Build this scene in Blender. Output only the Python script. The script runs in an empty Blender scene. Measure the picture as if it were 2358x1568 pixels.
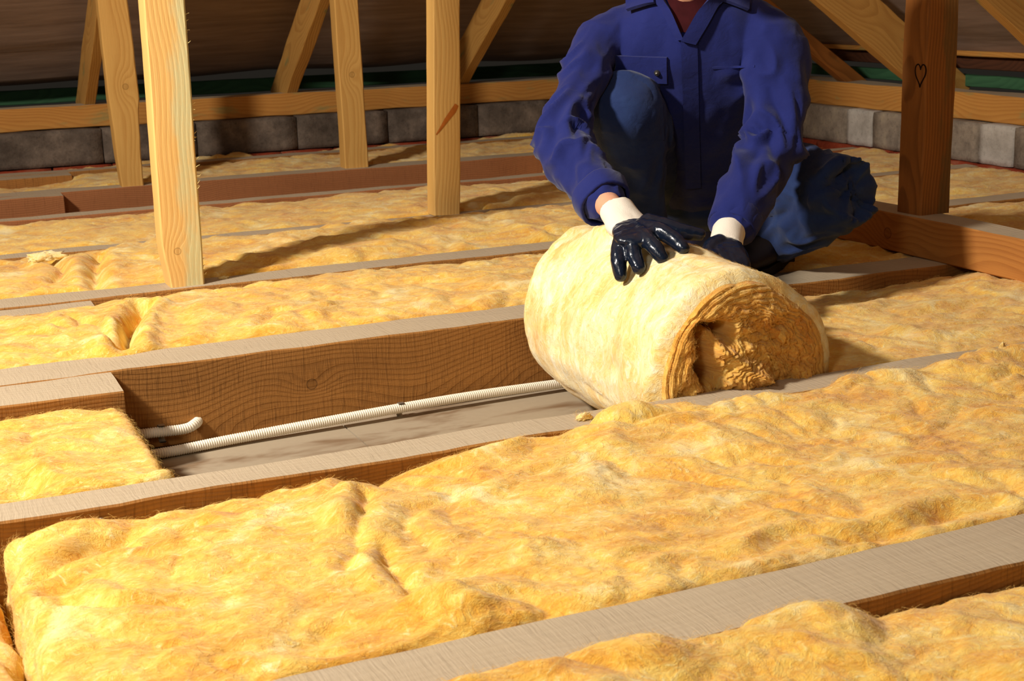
import bpy, bmesh, math, random
import numpy as np
from mathutils import Vector, Matrix
from mathutils.bvhtree import BVHTree

random.seed(7)
rng = np.random.default_rng(7)
scene = bpy.context.scene
col = scene.collection
J = 0.165                       # joist depth: the plasterboard lies at z = 0, joist tops at z = J
# All builders below measure height from the joist tops; place() lifts every finished thing by J.

# ------------------------------------------------------------------ camera
W, H = 2358, 1568
FPX, PITCH, YAW, ROLL = 3321.565, 0.245030, 0.421929, 0.024969
CAMH = 0.70
fwd = np.array([math.cos(PITCH) * math.sin(YAW), math.cos(PITCH) * math.cos(YAW), -math.sin(PITCH)])
rgt = np.array([math.cos(YAW), -math.sin(YAW), 0.0])
dwn = np.cross(fwd, rgt)
c_, s_ = math.cos(ROLL), math.sin(ROLL)
R2, D2 = c_ * rgt + s_ * dwn, -s_ * rgt + c_ * dwn
camd = bpy.data.cameras.new('camera')
cam = bpy.data.objects.new('camera', camd)
col.objects.link(cam)
camd.sensor_width = 36.0
camd.lens = FPX / W * 36.0
camd.clip_start = 0.05
mw = Matrix.Identity(4)
for i in range(3):
    mw[i][0], mw[i][1], mw[i][2] = R2[i], -D2[i], -fwd[i]
mw[2][3] = CAMH + J
cam.matrix_world = mw
camd.dof.use_dof = True
camd.dof.focus_distance = 2.75
camd.dof.aperture_fstop = 14.0
scene.camera = cam


def ray(x, y):
    return (x - W / 2) / FPX * R2 + (y - H / 2) / FPX * D2 + fwd


def at(x, y, Y):                # point of the place seen at a pixel, at depth Y
    d = ray(x, y)
    return d * (Y / d[1]) + np.array([0, 0, CAMH])


def onz(x, y, z=0.0):
    d = ray(x, y)
    return d * ((z - CAMH) / d[2]) + np.array([0, 0, CAMH])


# ------------------------------------------------------------------ light
world = bpy.data.worlds.new('world')
scene.world = world
world.use_nodes = True
bg = world.node_tree.nodes['Background']
bg.inputs['Color'].default_value = (1.0, 0.86, 0.68, 1)
bg.inputs['Strength'].default_value = 0.016
ld = bpy.data.lights.new('work_lamp_light', 'AREA')
ld.shape = 'DISK'
ld.size = 0.34
ld.energy = 134
ld.spread = math.radians(150)
ld.color = (1.0, 0.925, 0.82)
key = bpy.data.objects.new('work_lamp_light', ld)
col.objects.link(key)
key.location = (-1.65, 2.1, 2.35 + J)
key.rotation_euler = (Vector((1.3, 2.9, 0.1)) - Vector((-1.65, 2.1, 2.35))).to_track_quat('-Z', 'Y').to_euler()
fd = bpy.data.lights.new('camera_lamp_light', 'AREA')       # second lamp, on a stand left of the camera
fd.shape = 'DISK'
fd.size = 0.45
fd.energy = 15
fd.color = (1.0, 0.93, 0.83)
fill = bpy.data.objects.new('camera_lamp_light', fd)
col.objects.link(fill)
fill.location = (-0.75, 0.25, 1.55 + J)
fill.rotation_euler = (Vector((1.5, 2.4, 0.2)) - Vector((-0.75, 0.25, 1.55))).to_track_quat('-Z', 'Y').to_euler()
scene.cycles.max_bounces = 6
scene.cycles.diffuse_bounces = 3
scene.cycles.glossy_bounces = 2
scene.cycles.transmission_bounces = 2
scene.view_settings.view_transform = 'Standard'
scene.view_settings.look = 'None'
scene.view_settings.gamma = 1.0
scene.view_settings.exposure = 0.0
scene.view_settings.use_curve_mapping = False

# ------------------------------------------------------------------ noise
_perm = np.random.default_rng(3).permutation(256)
_perm = np.concatenate([_perm, _perm, _perm])
_g = np.random.default_rng(5).normal(size=(256, 3))
_g /= np.linalg.norm(_g, axis=1)[:, None]


def perlin(p):
    p = np.asarray(p, float)
    i = np.floor(p).astype(np.int64)
    f = p - i
    i &= 255
    u = f * f * f * (f * (f * 6 - 15) + 10)
    out = 0
    for dx in (0, 1):
        wx = u[:, 0] if dx else 1 - u[:, 0]
        a = _perm[i[:, 0] + dx]
        for dy in (0, 1):
            wy = u[:, 1] if dy else 1 - u[:, 1]
            b = _perm[a + i[:, 1] + dy]
            for dz in (0, 1):
                wz = u[:, 2] if dz else 1 - u[:, 2]
                h = _perm[b + i[:, 2] + dz] & 255
                g = _g[h]
                out = out + wx * wy * wz * (g[:, 0] * (f[:, 0] - dx) + g[:, 1] * (f[:, 1] - dy) + g[:, 2] * (f[:, 2] - dz))
    return out


def fbm(p, o=3):
    r, a = 0, 1.0
    p = np.asarray(p, float)
    for k in range(o):
        r = r + a * perlin(p + 17.3 * k)
        p = p * 2.03
        a *= 0.5
    return r


# ------------------------------------------------------------------ mesh helpers
class MB:
    def __init__(self):
        self.v, self.f, self.m, self.r = [], [], [], []
        self.n = 0

    def add(self, v, f, mat=0, rest=None):
        v = np.asarray(v, float)
        self.v.append(v)
        self.r.append(v if rest is None else np.asarray(rest, float))
        k = self.n
        self.f.extend([tuple(i + k for i in q) for q in f])
        self.m.extend(mat if isinstance(mat, (list, tuple)) else [mat] * len(f))
        self.n += len(v)
        return k

    def mesh(self, name, mats, smooth=True):
        me = bpy.data.meshes.new(name)
        V = np.concatenate(self.v)
        me.from_pydata([tuple(x) for x in V], [], self.f)
        R = np.concatenate(self.r).astype(np.float32)
        at_ = me.attributes.new('rest', 'FLOAT_VECTOR', 'POINT')
        at_.data.foreach_set('vector', R.ravel())
        for m in mats:
            me.materials.append(m)
        if len(mats) > 1:
            me.polygons.foreach_set('material_index', np.array(self.m, np.int32))
        me.polygons.foreach_set('use_smooth', np.full(len(me.polygons), smooth))
        me.update()
        return me


def setrest(me, R=None):
    V = np.empty(len(me.vertices) * 3, np.float32)
    me.vertices.foreach_get('co', V)
    a = me.attributes.get('rest') or me.attributes.new('rest', 'FLOAT_VECTOR', 'POINT')
    a.data.foreach_set('vector', V if R is None else np.asarray(R, np.float32).ravel())


def obj(name, me, parent=None):
    o = bpy.data.objects.new(name, me)
    col.objects.link(o)
    if parent is not None:
        o.parent = parent
    return o


def thing(name, label, cat, group=None, kind=None):
    o = obj(name, None)
    tag(o, label, cat, group, kind)
    return o


def tag(o, label=None, cat=None, group=None, kind=None):
    if label:
        o['label'] = label
    if cat:
        o['category'] = cat
    if group:
        o['group'] = group
    if kind:
        o['kind'] = kind
    return o


def unit(v):
    v = np.asarray(v, float)
    return v / np.linalg.norm(v)


def grid_faces(nu, nv, off=0, flip=False, wrapv=False):
    f = []
    for i in range(nu - 1):
        for j in range(nv if wrapv else nv - 1):
            j2 = (j + 1) % nv
            q = (off + i * nv + j, off + (i + 1) * nv + j, off + (i + 1) * nv + j2, off + i * nv + j2)
            f.append(q[::-1] if flip else q)
    return f


def tube(mb, P, Rr, n=16, ref=(0, 0, 1), cap=True, mat=0, sub=1, round_end=True):
    """lofted tube through points P with radii (r or (ru,rv)); ru lies along ref"""
    P = np.asarray(P, float)
    Rr = np.array([(r, r) if np.isscalar(r) else r for r in Rr], float)
    if sub > 1:                                    # Catmull-Rom refinement
        def cr(A):
            A = np.asarray(A)
            E = np.vstack([2 * A[0] - A[1], A, 2 * A[-1] - A[-2]])
            out = []
            for i in range(1, len(E) - 2):
                for t in np.arange(sub) / sub:
                    a, b, c, d = E[i - 1], E[i], E[i + 1], E[i + 2]
                    out.append(0.5 * (2 * b + (c - a) * t + (2 * a - 5 * b + 4 * c - d) * t * t + (3 * b - a - 3 * c + d) * t ** 3))
            out.append(A[-1])
            return np.array(out)
        P, Rr = cr(P), cr(Rr)
    T = np.gradient(P, axis=0)
    T /= np.linalg.norm(T, axis=1)[:, None]
    if round_end and cap:
        a0, a1 = [], []
        r0, r1 = [], []
        for k in (0.35, 0.75, 0.97):
            q = math.sqrt(1 - k * k)
            a1.append(P[-1] + T[-1] * k * Rr[-1].mean()); r1.append(Rr[-1] * q)
            a0.insert(0, P[0] - T[0] * k * Rr[0].mean()); r0.insert(0, Rr[0] * q)
        P = np.vstack([a0, P, a1]); Rr = np.vstack([r0, Rr, r1])
        T = np.vstack([[T[0]] * 3, T, [T[-1]] * 3])
    ang = np.arange(n) / n * 2 * math.pi
    V = []
    s = 0
    rest = []
    for i in range(len(P)):
        a = np.asarray(ref, float)
        a = a - T[i] * a.dot(T[i])
        if np.linalg.norm(a) < 1e-3:
            a = np.array([1, 0, 0.]) - T[i] * T[i][0]
        a = unit(a)
        b = np.cross(T[i], a)
        V.append(P[i] + np.outer(np.cos(ang) * Rr[i][0], a) + np.outer(np.sin(ang) * Rr[i][1], b))
        if i:
            s += np.linalg.norm(P[i] - P[i - 1])
        rest.append(np.c_[np.full(n, s), np.cos(ang) * Rr[i][0], np.sin(ang) * Rr[i][1]])
    V = np.vstack(V)
    f = grid_faces(len(P), n, 0, True, True)
    f = [q for q in f]
    if cap:
        f.append(tuple(range(n)))
        f.append(tuple(range((len(P) - 1) * n, len(P) * n))[::-1])
    mb.add(V, f, mat, np.vstack(rest))


# ------------------------------------------------------------------ node helper
class NT:
    def __init__(self, name):
        self.mat = bpy.data.materials.new(name)
        self.mat.use_nodes = True
        self.t = self.mat.node_tree
        self.b = self.t.nodes['Principled BSDF']
        self.out = self.t.nodes['Material Output']

    def n(self, typ, **kw):
        nd = self.t.nodes.new(typ)
        for k, v in kw.items():
            setattr(nd, k, v)
        return nd

    def lk(self, a, b):
        if isinstance(a, (int, float)):
            b.default_value = a
        elif isinstance(a, (tuple, list)):
            b.default_value = tuple(a) if len(b.default_value) == len(a) else tuple(a) + (1,)
        else:
            self.t.links.new(a, b)

    def rest(self):
        return self.n('ShaderNodeAttribute', attribute_name='rest').outputs['Vector']

    def m(self, op, a, b=0.0, c=0.0):
        nd = self.n('ShaderNodeMath', operation=op)
        self.lk(a, nd.inputs[0]); self.lk(b, nd.inputs[1]); self.lk(c, nd.inputs[2])
        return nd.outputs[0]

    def vm(self, op, a, b=(0, 0, 0)):
        nd = self.n('ShaderNodeVectorMath', operation=op)
        self.lk(a, nd.inputs[0]); self.lk(b, nd.inputs[1])
        return nd.outputs['Value'] if op in ('LENGTH', 'DOT_PRODUCT', 'DISTANCE') else nd.outputs['Vector']

    def sep(self, v):
        return self.n_out(self.n('ShaderNodeSeparateXYZ'), v)

    def n_out(self, nd, v):
        self.lk(v, nd.inputs[0])
        return nd.outputs

    def comb(self, x, y, z):
        nd = self.n('ShaderNodeCombineXYZ')
        self.lk(x, nd.inputs[0]); self.lk(y, nd.inputs[1]); self.lk(z, nd.inputs[2])
        return nd.outputs[0]

    def noise(self, v, scale=1.0, detail=3.0, rough=0.55, dist=0.0, color=False):
        nd = self.n('ShaderNodeTexNoise')
        self.lk(v, nd.inputs['Vector'])
        nd.inputs['Scale'].default_value = scale
        nd.inputs['Detail'].default_value = detail
        nd.inputs['Roughness'].default_value = rough
        nd.inputs['Distortion'].default_value = dist
        return nd.outputs['Color' if color else 'Fac']

    def ramp(self, f, stops, interp='LINEAR'):
        nd = self.n('ShaderNodeValToRGB')
        cr = nd.color_ramp
        cr.interpolation = interp
        while len(cr.elements) < len(stops):
            cr.elements.new(0.5)
        for e, (p, c) in zip(cr.elements, stops):
            e.position = p
            e.color = tuple(c) + (1,) if len(c) == 3 else c
        self.lk(f, nd.inputs[0])
        return nd.outputs[0]

    def sstep(self, x, lo, hi):
        nd = self.n('ShaderNodeMapRange', interpolation_type='SMOOTHSTEP')
        self.lk(x, nd.inputs[0]); self.lk(lo, nd.inputs[1]); self.lk(hi, nd.inputs[2])
        return nd.outputs[0]

    def mix(self, f, a, b, blend='MIX'):
        nd = self.n('ShaderNodeMix', data_type='RGBA', blend_type=blend)
        self.lk(f, nd.inputs[0]); self.lk(a, nd.inputs[6]); self.lk(b, nd.inputs[7])
        return nd.outputs[2]

    def bump(self, h, strength=0.5, dist=0.002):
        nd = self.n('ShaderNodeBump')
        nd.inputs['Strength'].default_value = strength
        nd.inputs['Distance'].default_value = dist
        self.lk(h, nd.inputs['Height'])
        self.t.links.new(nd.outputs[0], self.b.inputs['Normal'])

    def fin(self, color, rough=0.8, spec=0.2, **kw):
        self.lk(color, self.b.inputs['Base Color'])
        self.lk(rough, self.b.inputs['Roughness'])
        self.b.inputs['Specular IOR Level'].default_value = spec
        for k, v in kw.items():
            self.lk(v, self.b.inputs[k.replace('_', ' ')])
        return self.mat


def srgb(r, g, b):
    f = lambda c: (c / 255 / 12.92) if c <= 10 else ((c / 255 + 0.055) / 1.055) ** 2.4
    return (f(r), f(g), f(b))


def wool_mat(name, dark, mid, light, pale, off=0.0, stretch=(6, 24, 24), sss=0.0):
    t = NT(name)
    r = t.vm('ADD', t.rest(), (off, off * 1.7, off * .6))
    w = t.vm('SUBTRACT', t.noise(r, 5.0, 2, color=True), (.5, .5, .5))
    w2 = t.vm('SUBTRACT', t.noise(r, 22.0, 2, color=True), (.5, .5, .5))
    rw = t.vm('ADD', t.vm('ADD', r, t.vm('MULTIPLY', w, (.16, .16, .16))), t.vm('MULTIPLY', w2, (.03, .03, .03)))
    streak = t.noise(t.vm('MULTIPLY', rw, stretch), 1.0, 6, 0.62)
    patch = t.noise(rw, 7.0, 4, 0.6)
    rust = t.noise(rw, 16.0, 3, 0.55)
    fine = t.noise(t.vm('MULTIPLY', rw, tuple(s * 14 for s in stretch)), 1.0, 3, 0.65)
    w3 = t.vm('SUBTRACT', t.noise(r, 9.0, 3, color=True), (.5, .5, .5))
    rc = t.vm('ADD', r, t.vm('MULTIPLY', w3, (.22, .22, .22)))
    wisp = t.noise(t.vm('MULTIPLY', rc, tuple(s * 4.5 for s in stretch)), 1.0, 4, 0.6)
    fib = t.noise(t.vm('MULTIPLY', rc, tuple(s * 22 for s in stretch)), 1.0, 3, 0.7)
    f = t.m('ADD', t.m('ADD', t.m('MULTIPLY', streak, .42), t.m('MULTIPLY', wisp, .30)), t.m('ADD', t.m('MULTIPLY', patch, .30), t.m('MULTIPLY', t.m('ADD', fine, fib), .10)))
    c = t.ramp(f, [(.46, dark), (.56, mid), (.67, light), (.80, pale)])
    c = t.mix(t.m('MULTIPLY', t.sstep(wisp, .58, .74), .50), c, pale)
    c = t.mix(t.m('MULTIPLY', t.sstep(patch, .56, .70), .55), c, pale)
    c = t.mix(t.m('MULTIPLY', t.sstep(fib, .58, .76), .25), c, pale)
    c = t.mix(t.m('MULTIPLY', t.sstep(rust, .62, .76), .45), c, tuple(x * y for x, y in zip(mid, (.82, .55, .30))))
    t.bump(t.m('ADD', t.m('MULTIPLY', fib, .7), t.m('ADD', t.m('MULTIPLY', wisp, 1.3), t.m('ADD', t.m('MULTIPLY', streak, .7), t.m('MULTIPLY', fine, .7)))), 0.5, 0.0045)
    kw = dict(Sheen_Weight=0.25, Sheen_Roughness=0.6)
    if sss:
        kw.update(Subsurface_Weight=sss, Subsurface_Radius=(1.0, .55, .16), Subsurface_Scale=0.008)
    return t.fin(c, 1.0, 0.05, **kw)


def wood_mat(name, light, dark, ring=70., center=(.09, -.05), contrast=.6, saw=0.0, stain=None, stain_lo=.55, knots=(),
             dust=None, dust_amt=0.0, rough=.75, stain_w=.13, side=None, drift=.05):
    """growth rings round a pith off the timber's axis; rest = (along, across, up) in metres"""
    t = NT(name)
    r = t.rest()
    s = t.sep(r)
    nz = t.noise(t.vm('MULTIPLY', r, (1.2, 9, 9)), 1.0, 3)
    dr = t.m('MULTIPLY', t.m('SUBTRACT', t.noise(t.vm('MULTIPLY', r, (1.1, 0, 0)), 1.0, 2), .5), drift * 4)
    a = t.m('ADD', t.m('SUBTRACT', s[1], center[0]), dr)
    b = t.m('SUBTRACT', s[2], center[1])
    rad = t.m('SQRT', t.m('ADD', t.m('MULTIPLY', a, a), t.m('MULTIPLY', b, b)))
    rad = t.m('ADD', rad, t.m('MULTIPLY', nz, .014))
    ring, contrast = ring * 3.2, contrast * .42
    kmask = None
    for (ks, ka, kb, kr) in knots:
        d = t.vm('MULTIPLY', t.vm('SUBTRACT', r, (ks, ka, kb)), (.55 / kr, 1 / kr, 1 / kr))
        d = t.vm('LENGTH', d)
        e = t.m('POWER', 2.718, t.m('MULTIPLY', t.m('MULTIPLY', d, d), -.16))
        rad = t.m('ADD', rad, t.m('MULTIPLY', e, kr * 1.3))
        d2 = t.vm('LENGTH', t.vm('MULTIPLY', t.vm('SUBTRACT', r, (ks, ka, kb)), (1 / kr, 1 / kr, 1 / kr)))
        k1 = t.m('SUBTRACT', 1.0, t.sstep(d2, .75, 1.05))
        edge = t.m('MULTIPLY', t.sstep(d2, .72, .88), k1)
        k1 = t.m('ADD', t.m('MULTIPLY', k1, .14), t.m('MULTIPLY', edge, .5))
        kmask = k1 if kmask is None else t.m('MAXIMUM', kmask, k1)
    ph = t.m('FRACT', t.m('MULTIPLY', rad, ring))
    late = t.m('MULTIPLY', t.sstep(ph, .25, .85), t.m('SUBTRACT', 1.0, t.sstep(ph, .9, 1.0)))
    fine = t.noise(t.vm('MULTIPLY', r, (14, 420, 420)), 1.0, 3, .6)
    big = t.noise(t.vm('MULTIPLY', r, (1.6, 14, 14)), 1.0, 3)
    f = t.m('ADD', t.m('MULTIPLY', late, contrast), t.m('ADD', t.m('MULTIPLY', fine, .35), t.m('MULTIPLY', t.m('SUBTRACT', big, .5), .7)))
    c = t.ramp(f, [(.05, light), (.95, dark)])
    hgt = t.m('ADD', t.m('MULTIPLY', late, -.5), t.m('MULTIPLY', fine, .7))
    if saw:
        sw = t.noise(t.vm('MULTIPLY', t.vm('ADD', r, t.vm('MULTIPLY', t.noise(r, 9.0, 2, color=True), (.02, 0, 0))), (230, 14, 14)), 1.0, 3, .7)
        c = t.mix(t.m('MULTIPLY', t.sstep(sw, .52, .70), saw), c, tuple(x * .55 for x in dark))
        hgt = t.m('ADD', hgt, t.m('MULTIPLY', sw, 1.6))
    if stain:
        st = t.noise(t.vm('MULTIPLY', r, (4, 16, 16)), 1.0, 4, .6)
        if side is not None:
            st = t.m('ADD', st, t.m('MULTIPLY', t.m('SUBTRACT', s[1], side), 4.0))
        sp = t.noise(t.vm('MULTIPLY', r, (60, 260, 260)), 1.0, 3, .6)
        c = t.mix(t.m('MULTIPLY', t.sstep(st, stain_lo, stain_lo + stain_w), t.m('ADD', .35, t.m('MULTIPLY', sp, .7))), c, stain)
    if dust:
        dn = t.noise(r, 28.0, 4, .65)
        c = t.mix(t.m('MULTIPLY', t.m('ADD', .55, t.m('MULTIPLY', dn, .8)), dust_amt), c, dust)
    if kmask is not None:
        c = t.mix(t.m('MINIMUM', t.m('MULTIPLY', kmask, 1.5), 1.0), c, tuple(x * .32 for x in dark))
    t.bump(hgt, .5, .0016)
    return t.fin(c, rough, .25)


def plain(name, c, rough=.7, spec=.3, nscale=0, namt=.3, bump=0, bscale=200, **kw):
    t = NT(name)
    cc = c
    if nscale:
        n = t.noise(t.rest(), nscale, 5, .65)
        cc = t.mix(t.m('MULTIPLY', t.sstep(n, .3, .7), namt), c, tuple(x * .45 for x in c))
    if bump:
        t.bump(t.noise(t.rest(), bscale, 3, .6), bump, .002)
    return t.fin(cc, rough, spec, **kw)


# wool colours
WD, WM, WL, WP = srgb(212, 138, 32), srgb(236, 176, 60), srgb(246, 206, 98), srgb(253, 236, 178)
wool = wool_mat('glass_wool', WD, WM, WL, WP)
wool_roll = wool_mat('glass_wool_roll', srgb(234, 174, 80), srgb(247, 213, 130), srgb(252, 236, 184), srgb(254, 250, 232), 3.1, (5, 20, 8))
wool_face = wool_mat('glass_wool_layers', srgb(190, 118, 36), srgb(222, 156, 58), srgb(238, 190, 92), srgb(250, 226, 150), 5.7, (120, 12, 12))
t = NT('glass_wool_fibre')
df_ = t.n('ShaderNodeBsdfDiffuse'); tr_ = t.n('ShaderNodeBsdfTranslucent'); mx_ = t.n('ShaderNodeMixShader')
cf_ = t.mix(t.noise(t.rest(), 30.0, 2), srgb(240, 190, 84), srgb(253, 230, 162))
t.lk(cf_, df_.inputs[0]); t.lk(cf_, tr_.inputs[0]); mx_.inputs[0].default_value = .5
t.lk(df_.outputs[0], mx_.inputs[1]); t.lk(tr_.outputs[0], mx_.inputs[2]); t.lk(mx_.outputs[0], t.out.inputs[0])
fibre = t.mat
# timber
jt_dust = srgb(190, 173, 148)
joist_top = wood_mat('joist_top_sawn', srgb(190, 170, 140), srgb(158, 134, 104), 60, (.09, -.16), .35, saw=.35, dust=jt_dust, dust_amt=.55)
joist_side = wood_mat('joist_side_brown', srgb(172, 118, 58), srgb(96, 60, 26), 75, (.13, -.10), .50, saw=.40)
joist_knot = wood_mat('joist_side_knotty', srgb(172, 118, 58), srgb(96, 60, 26), 62, (.17, -.10), .42, saw=.40,
                      knots=[(.775, -.063, .003, .0125)])
joist_red = wood_mat('joist_side_reddish', srgb(168, 108, 66), srgb(124, 74, 42), 60, (.12, -.12), .5, saw=.2)
pine = wood_mat('pale_pine', srgb(228, 186, 110), srgb(200, 144, 70), 52, (-.10, .12), .7, stain=srgb(150, 164, 120), stain_lo=.80)
pine_blue = wood_mat('pale_pine_blue_stain', srgb(238, 196, 122), srgb(214, 156, 82), 50, (-.13, .14), .6, stain=srgb(204, 206, 160), stain_w=.22,
                     stain_lo=.44, side=.004, knots=[(.088, -.012, -.035, .0095)])
pine_knot = wood_mat('yellow_pine', srgb(218, 170, 94), srgb(186, 128, 56), 55, (-.05, .10), .7, knots=[(.36, .004, -.031, .012)])
pine_dark = wood_mat('shaded_pine', srgb(172, 108, 48), srgb(96, 56, 22), 42, (.075, .02), .75, stain=srgb(120, 92, 50), stain_lo=.50, side=.01)  # brown pine darkened further: the worker's shadow is put into its colour
plate_wood = wood_mat('wall_plate_pine', srgb(204, 146, 72), srgb(160, 96, 38), 40, (.06, -.08), .6, stain=srgb(150, 140, 84), stain_lo=.55)
rafter_wood = wood_mat('rafter_pine', srgb(206, 156, 82), srgb(160, 104, 44), 45, (.10, .03), .6, stain=srgb(96, 128, 84), stain_lo=.62)
green_wood = wood_mat('green_treated_timber', srgb(64, 108, 74), srgb(34, 66, 46), 40, (.1, .03), .5)
end_wood = wood_mat('sawn_end_grain', srgb(226, 184, 116), srgb(176, 120, 60), 120, (.02, -.12), .6)
trim_wood = wood_mat('trimmer_pine', srgb(190, 128, 62), srgb(140, 80, 34), 45, (.08, -.06), .6, knots=[(1.19, -.05, -.005, .016)])
dark_board = wood_mat('dark_board', srgb(92, 54, 34), srgb(44, 26, 18), 60, (.1, .02), .6)

# ------------------------------------------------------------------ lumber
def lumber(name, a, b, u, w, h, mats, n=40, wob=.0015, cham=.003, k=3, seed=0., shape=None, rest0=0.0, parent=None, bow=0.0):
    """sawn timber from a to b (centre line); u = width direction; mats = (top, side, end)"""
    a, b, u = np.asarray(a, float), np.asarray(b, float), unit(u)
    L = np.linalg.norm(b - a)
    T = (b - a) / L
    u = unit(u - T * u.dot(T))
    v = np.cross(T, u)
    if v[2] < -1e-6:
        v = -v
    cs = []
    side = []
    cor = [(-1, 1), (1, 1), (1, -1), (-1, -1)]          # top, +u, bottom, -u
    for q in range(4):
        p0, p1 = np.array(cor[q], float), np.array(cor[(q + 1) % 4], float)
        d = (p1 - p0)
        ln = (w if q % 2 == 0 else h)
        e = cham / ln
        for t in np.linspace(e, 1 - e, k + 1):
            cs.append((p0 + d * t) * (w / 2, h / 2))
            side.append(q)
    cs = np.array(cs)
    m = len(cs)
    S = np.linspace(0, 1, n + 1)
    V, Rr = [], []
    for s_ in S:
        c = cs.copy()
        if shape:
            c = shape(s_ * L, c)
        jit = np.stack([perlin(np.c_[np.full(m, s_ * L * 5 + seed), c * 9 + seed]), perlin(np.c_[np.full(m, s_ * L * 5 + seed + 31), c * 9 + seed])], 1)
        jit2 = np.stack([perlin(np.c_[np.full(m, s_ * L * 45 + seed), c * 40 + seed]), perlin(np.c_[np.full(m, s_ * L * 45 + seed + 31), c * 40 + seed])], 1)
        cc = c + jit * wob * 2 + jit2 * wob * .7
        bw = bow * math.sin(math.pi * s_)
        V.append(a + T * L * s_ + np.outer(cc[:, 0] + bw, u) + np.outer(cc[:, 1], v))
        Rr.append(np.c_[np.full(m, s_ * L + rest0), c])
    V = np.vstack(V)
    f, mi = [], []
    for i in range(n):
        for j in range(m):
            j2 = (j + 1) % m
            f.append((i * m + j, i * m + j2, (i + 1) * m + j2, (i + 1) * m + j))
            mi.append(0 if side[j] == 0 and side[j2] == 0 else 1)
    f.append(tuple(range(m))[::-1]); mi.append(2)
    f.append(tuple(range(n * m, n * m + m))); mi.append(2)
    mb = MB()
    mb.add(V, f, mi, np.vstack(Rr))
    me = mb.mesh(name, list(mats), True)
    bm = bmesh.new(); bm.from_mesh(me)
    bmesh.ops.recalc_face_normals(bm, faces=bm.faces)
    for e in bm.edges:
        if len(e.link_faces) == 2 and e.calc_face_angle(0) > .5:
            e.smooth = False
    bm.to_mesh(me); bm.free()
    return obj(name, me, parent)


JM = (joist_top, joist_side, end_wood)
XL, XR = -1.2, 3.72
GJ = 'ceiling joists'


def joist(y0, y1, label, mats=JM, x0=XL, x1=XR, z1=0.0, n=None, seed=0., h=J - .001, wob=.0022):
    o = lumber('ceiling_joist', (x0, (y0 + y1) / 2, z1 - h / 2), (x1, (y0 + y1) / 2, z1 - h / 2), (0, 1, 0), y1 - y0, h, mats,
               n or int((x1 - x0) / .035), wob=wob, seed=seed, rest0=x0)
    tag(o, label, 'joist', GJ)
    return o


# ------------------------------------------------------------------ structure: boards, joists, walls, roof
board = NT('plasterboard_dusty')
r_ = board.rest()
st_ = board.noise(board.vm('MULTIPLY', r_, (3.2, 9, 9)), 1.0, 4, .6, .4)
sp_ = board.noise(r_, 60.0, 4, .6)
cb = board.mix(board.sstep(st_, .48, .66), srgb(168, 153, 130), srgb(118, 90, 62))
cb = board.mix(board.m('MULTIPLY', sp_, .35), cb, srgb(146, 128, 104))
board.bump(sp_, .3, .001)
board = board.fin(cb, .8, .25)
floor = thing('floor', 'dusty grey plasterboard ceiling boards lying between the joists', None, kind='structure')
edges = [-1.3, onz(815, 1000, -J)[0], onz(815, 1000, -J)[0] + 1.2, 3.9]
for i in range(3):
    mb = MB()
    x0, x1 = edges[i] + .0015, edges[i + 1] - .0015
    nx, ny = 30, 8
    xs, ys = np.linspace(x0, x1, nx), np.linspace(.3, 6.3, ny)
    X, Y = np.meshgrid(xs, ys, indexing='ij')
    top = np.c_[X.ravel(), Y.ravel(), np.full(nx * ny, -J)]
    bot = top - (0, 0, .0125)
    mb.add(np.vstack([top, bot]), grid_faces(nx, ny) + grid_faces(nx, ny, nx * ny, True)
           + [(j, j + 1, nx * ny + j + 1, nx * ny + j) for j in range(ny - 1)]
           + [((nx - 1) * ny + j + 1, (nx - 1) * ny + j, nx * ny + (nx - 1) * ny + j, nx * ny + (nx - 1) * ny + j + 1) for j in range(ny - 1)])
    obj('plasterboard', mb.mesh('plasterboard', [board], False), floor)

YA = (1.236, 1.357); YB = (1.974, 2.053); YC = (2.713, 2.842); YD = (3.415, 3.522)
YE = (4.085, 4.160); YF = (4.760, 4.830); YG = (5.355, 5.460); YH = (5.960, 6.050)
joist(*YA, 'wide grey sawn joist crossing the bottom right corner, nearest of all', seed=1., wob=.002)
joist(*YB, 'long grey sawn joist in front of the roll, beyond the large foreground wool strip', seed=2.)
joist(*YC, 'deep brown joist with round knot behind the white conduit', (joist_top, joist_knot, end_wood), seed=3.)
joist(YC[0] - .143, YC[0] - .001, 'short lapped joist end at left, ending above the white conduit', x1=.385, seed=3.7)
joist(*YD, 'grey joist carrying the tall pale post at left', seed=4.)
joist(YD[0] - .085, YD[0] - .002, 'short grey lapped joist end left of the tall pale post', x1=.455, seed=4.7, z1=-.004)
joist(*YE, 'narrow grey joist under the middle post with the orange streak', seed=5., z1=-.002)
joist(*YF, 'grey joist in front of the open reddish bay', (joist_top, joist_red, end_wood), seed=6.)
joist(*YG, 'reddish brown joist with its side bare, carrying the two rear posts', (joist_top, joist_red, end_wood), seed=7.)
joist(YG[0] - .085, YG[0] - .002, 'short reddish lapped joist end at far left of the open bay', (joist_top, joist_red, end_wood), x1=.645, seed=7.7)
joist(*YH, 'rearmost grey joist along the foot of the block wall', seed=8.)
joist(YH[0] - .11, YH[0] - .002, 'short grey lapped joist end at far left before the block wall', x1=.755, seed=8.7)

# block walls ---------------------------------------------------------
def block_mat(name, c1, c2, c3):
    t = NT(name)
    r = t.rest()
    a = t.noise(r, 9.0, 5, .65)
    b = t.noise(r, 70.0, 4, .7)
    c = t.ramp(a, [(.32, c1), (.52, c2), (.72, c3)])
    c = t.mix(t.m('MULTIPLY', t.sstep(b, .5, .75), .5), c, tuple(x * .5 for x in c1))
    t.bump(b, .7, .004)
    return t.fin(c, .95, .1)


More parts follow.
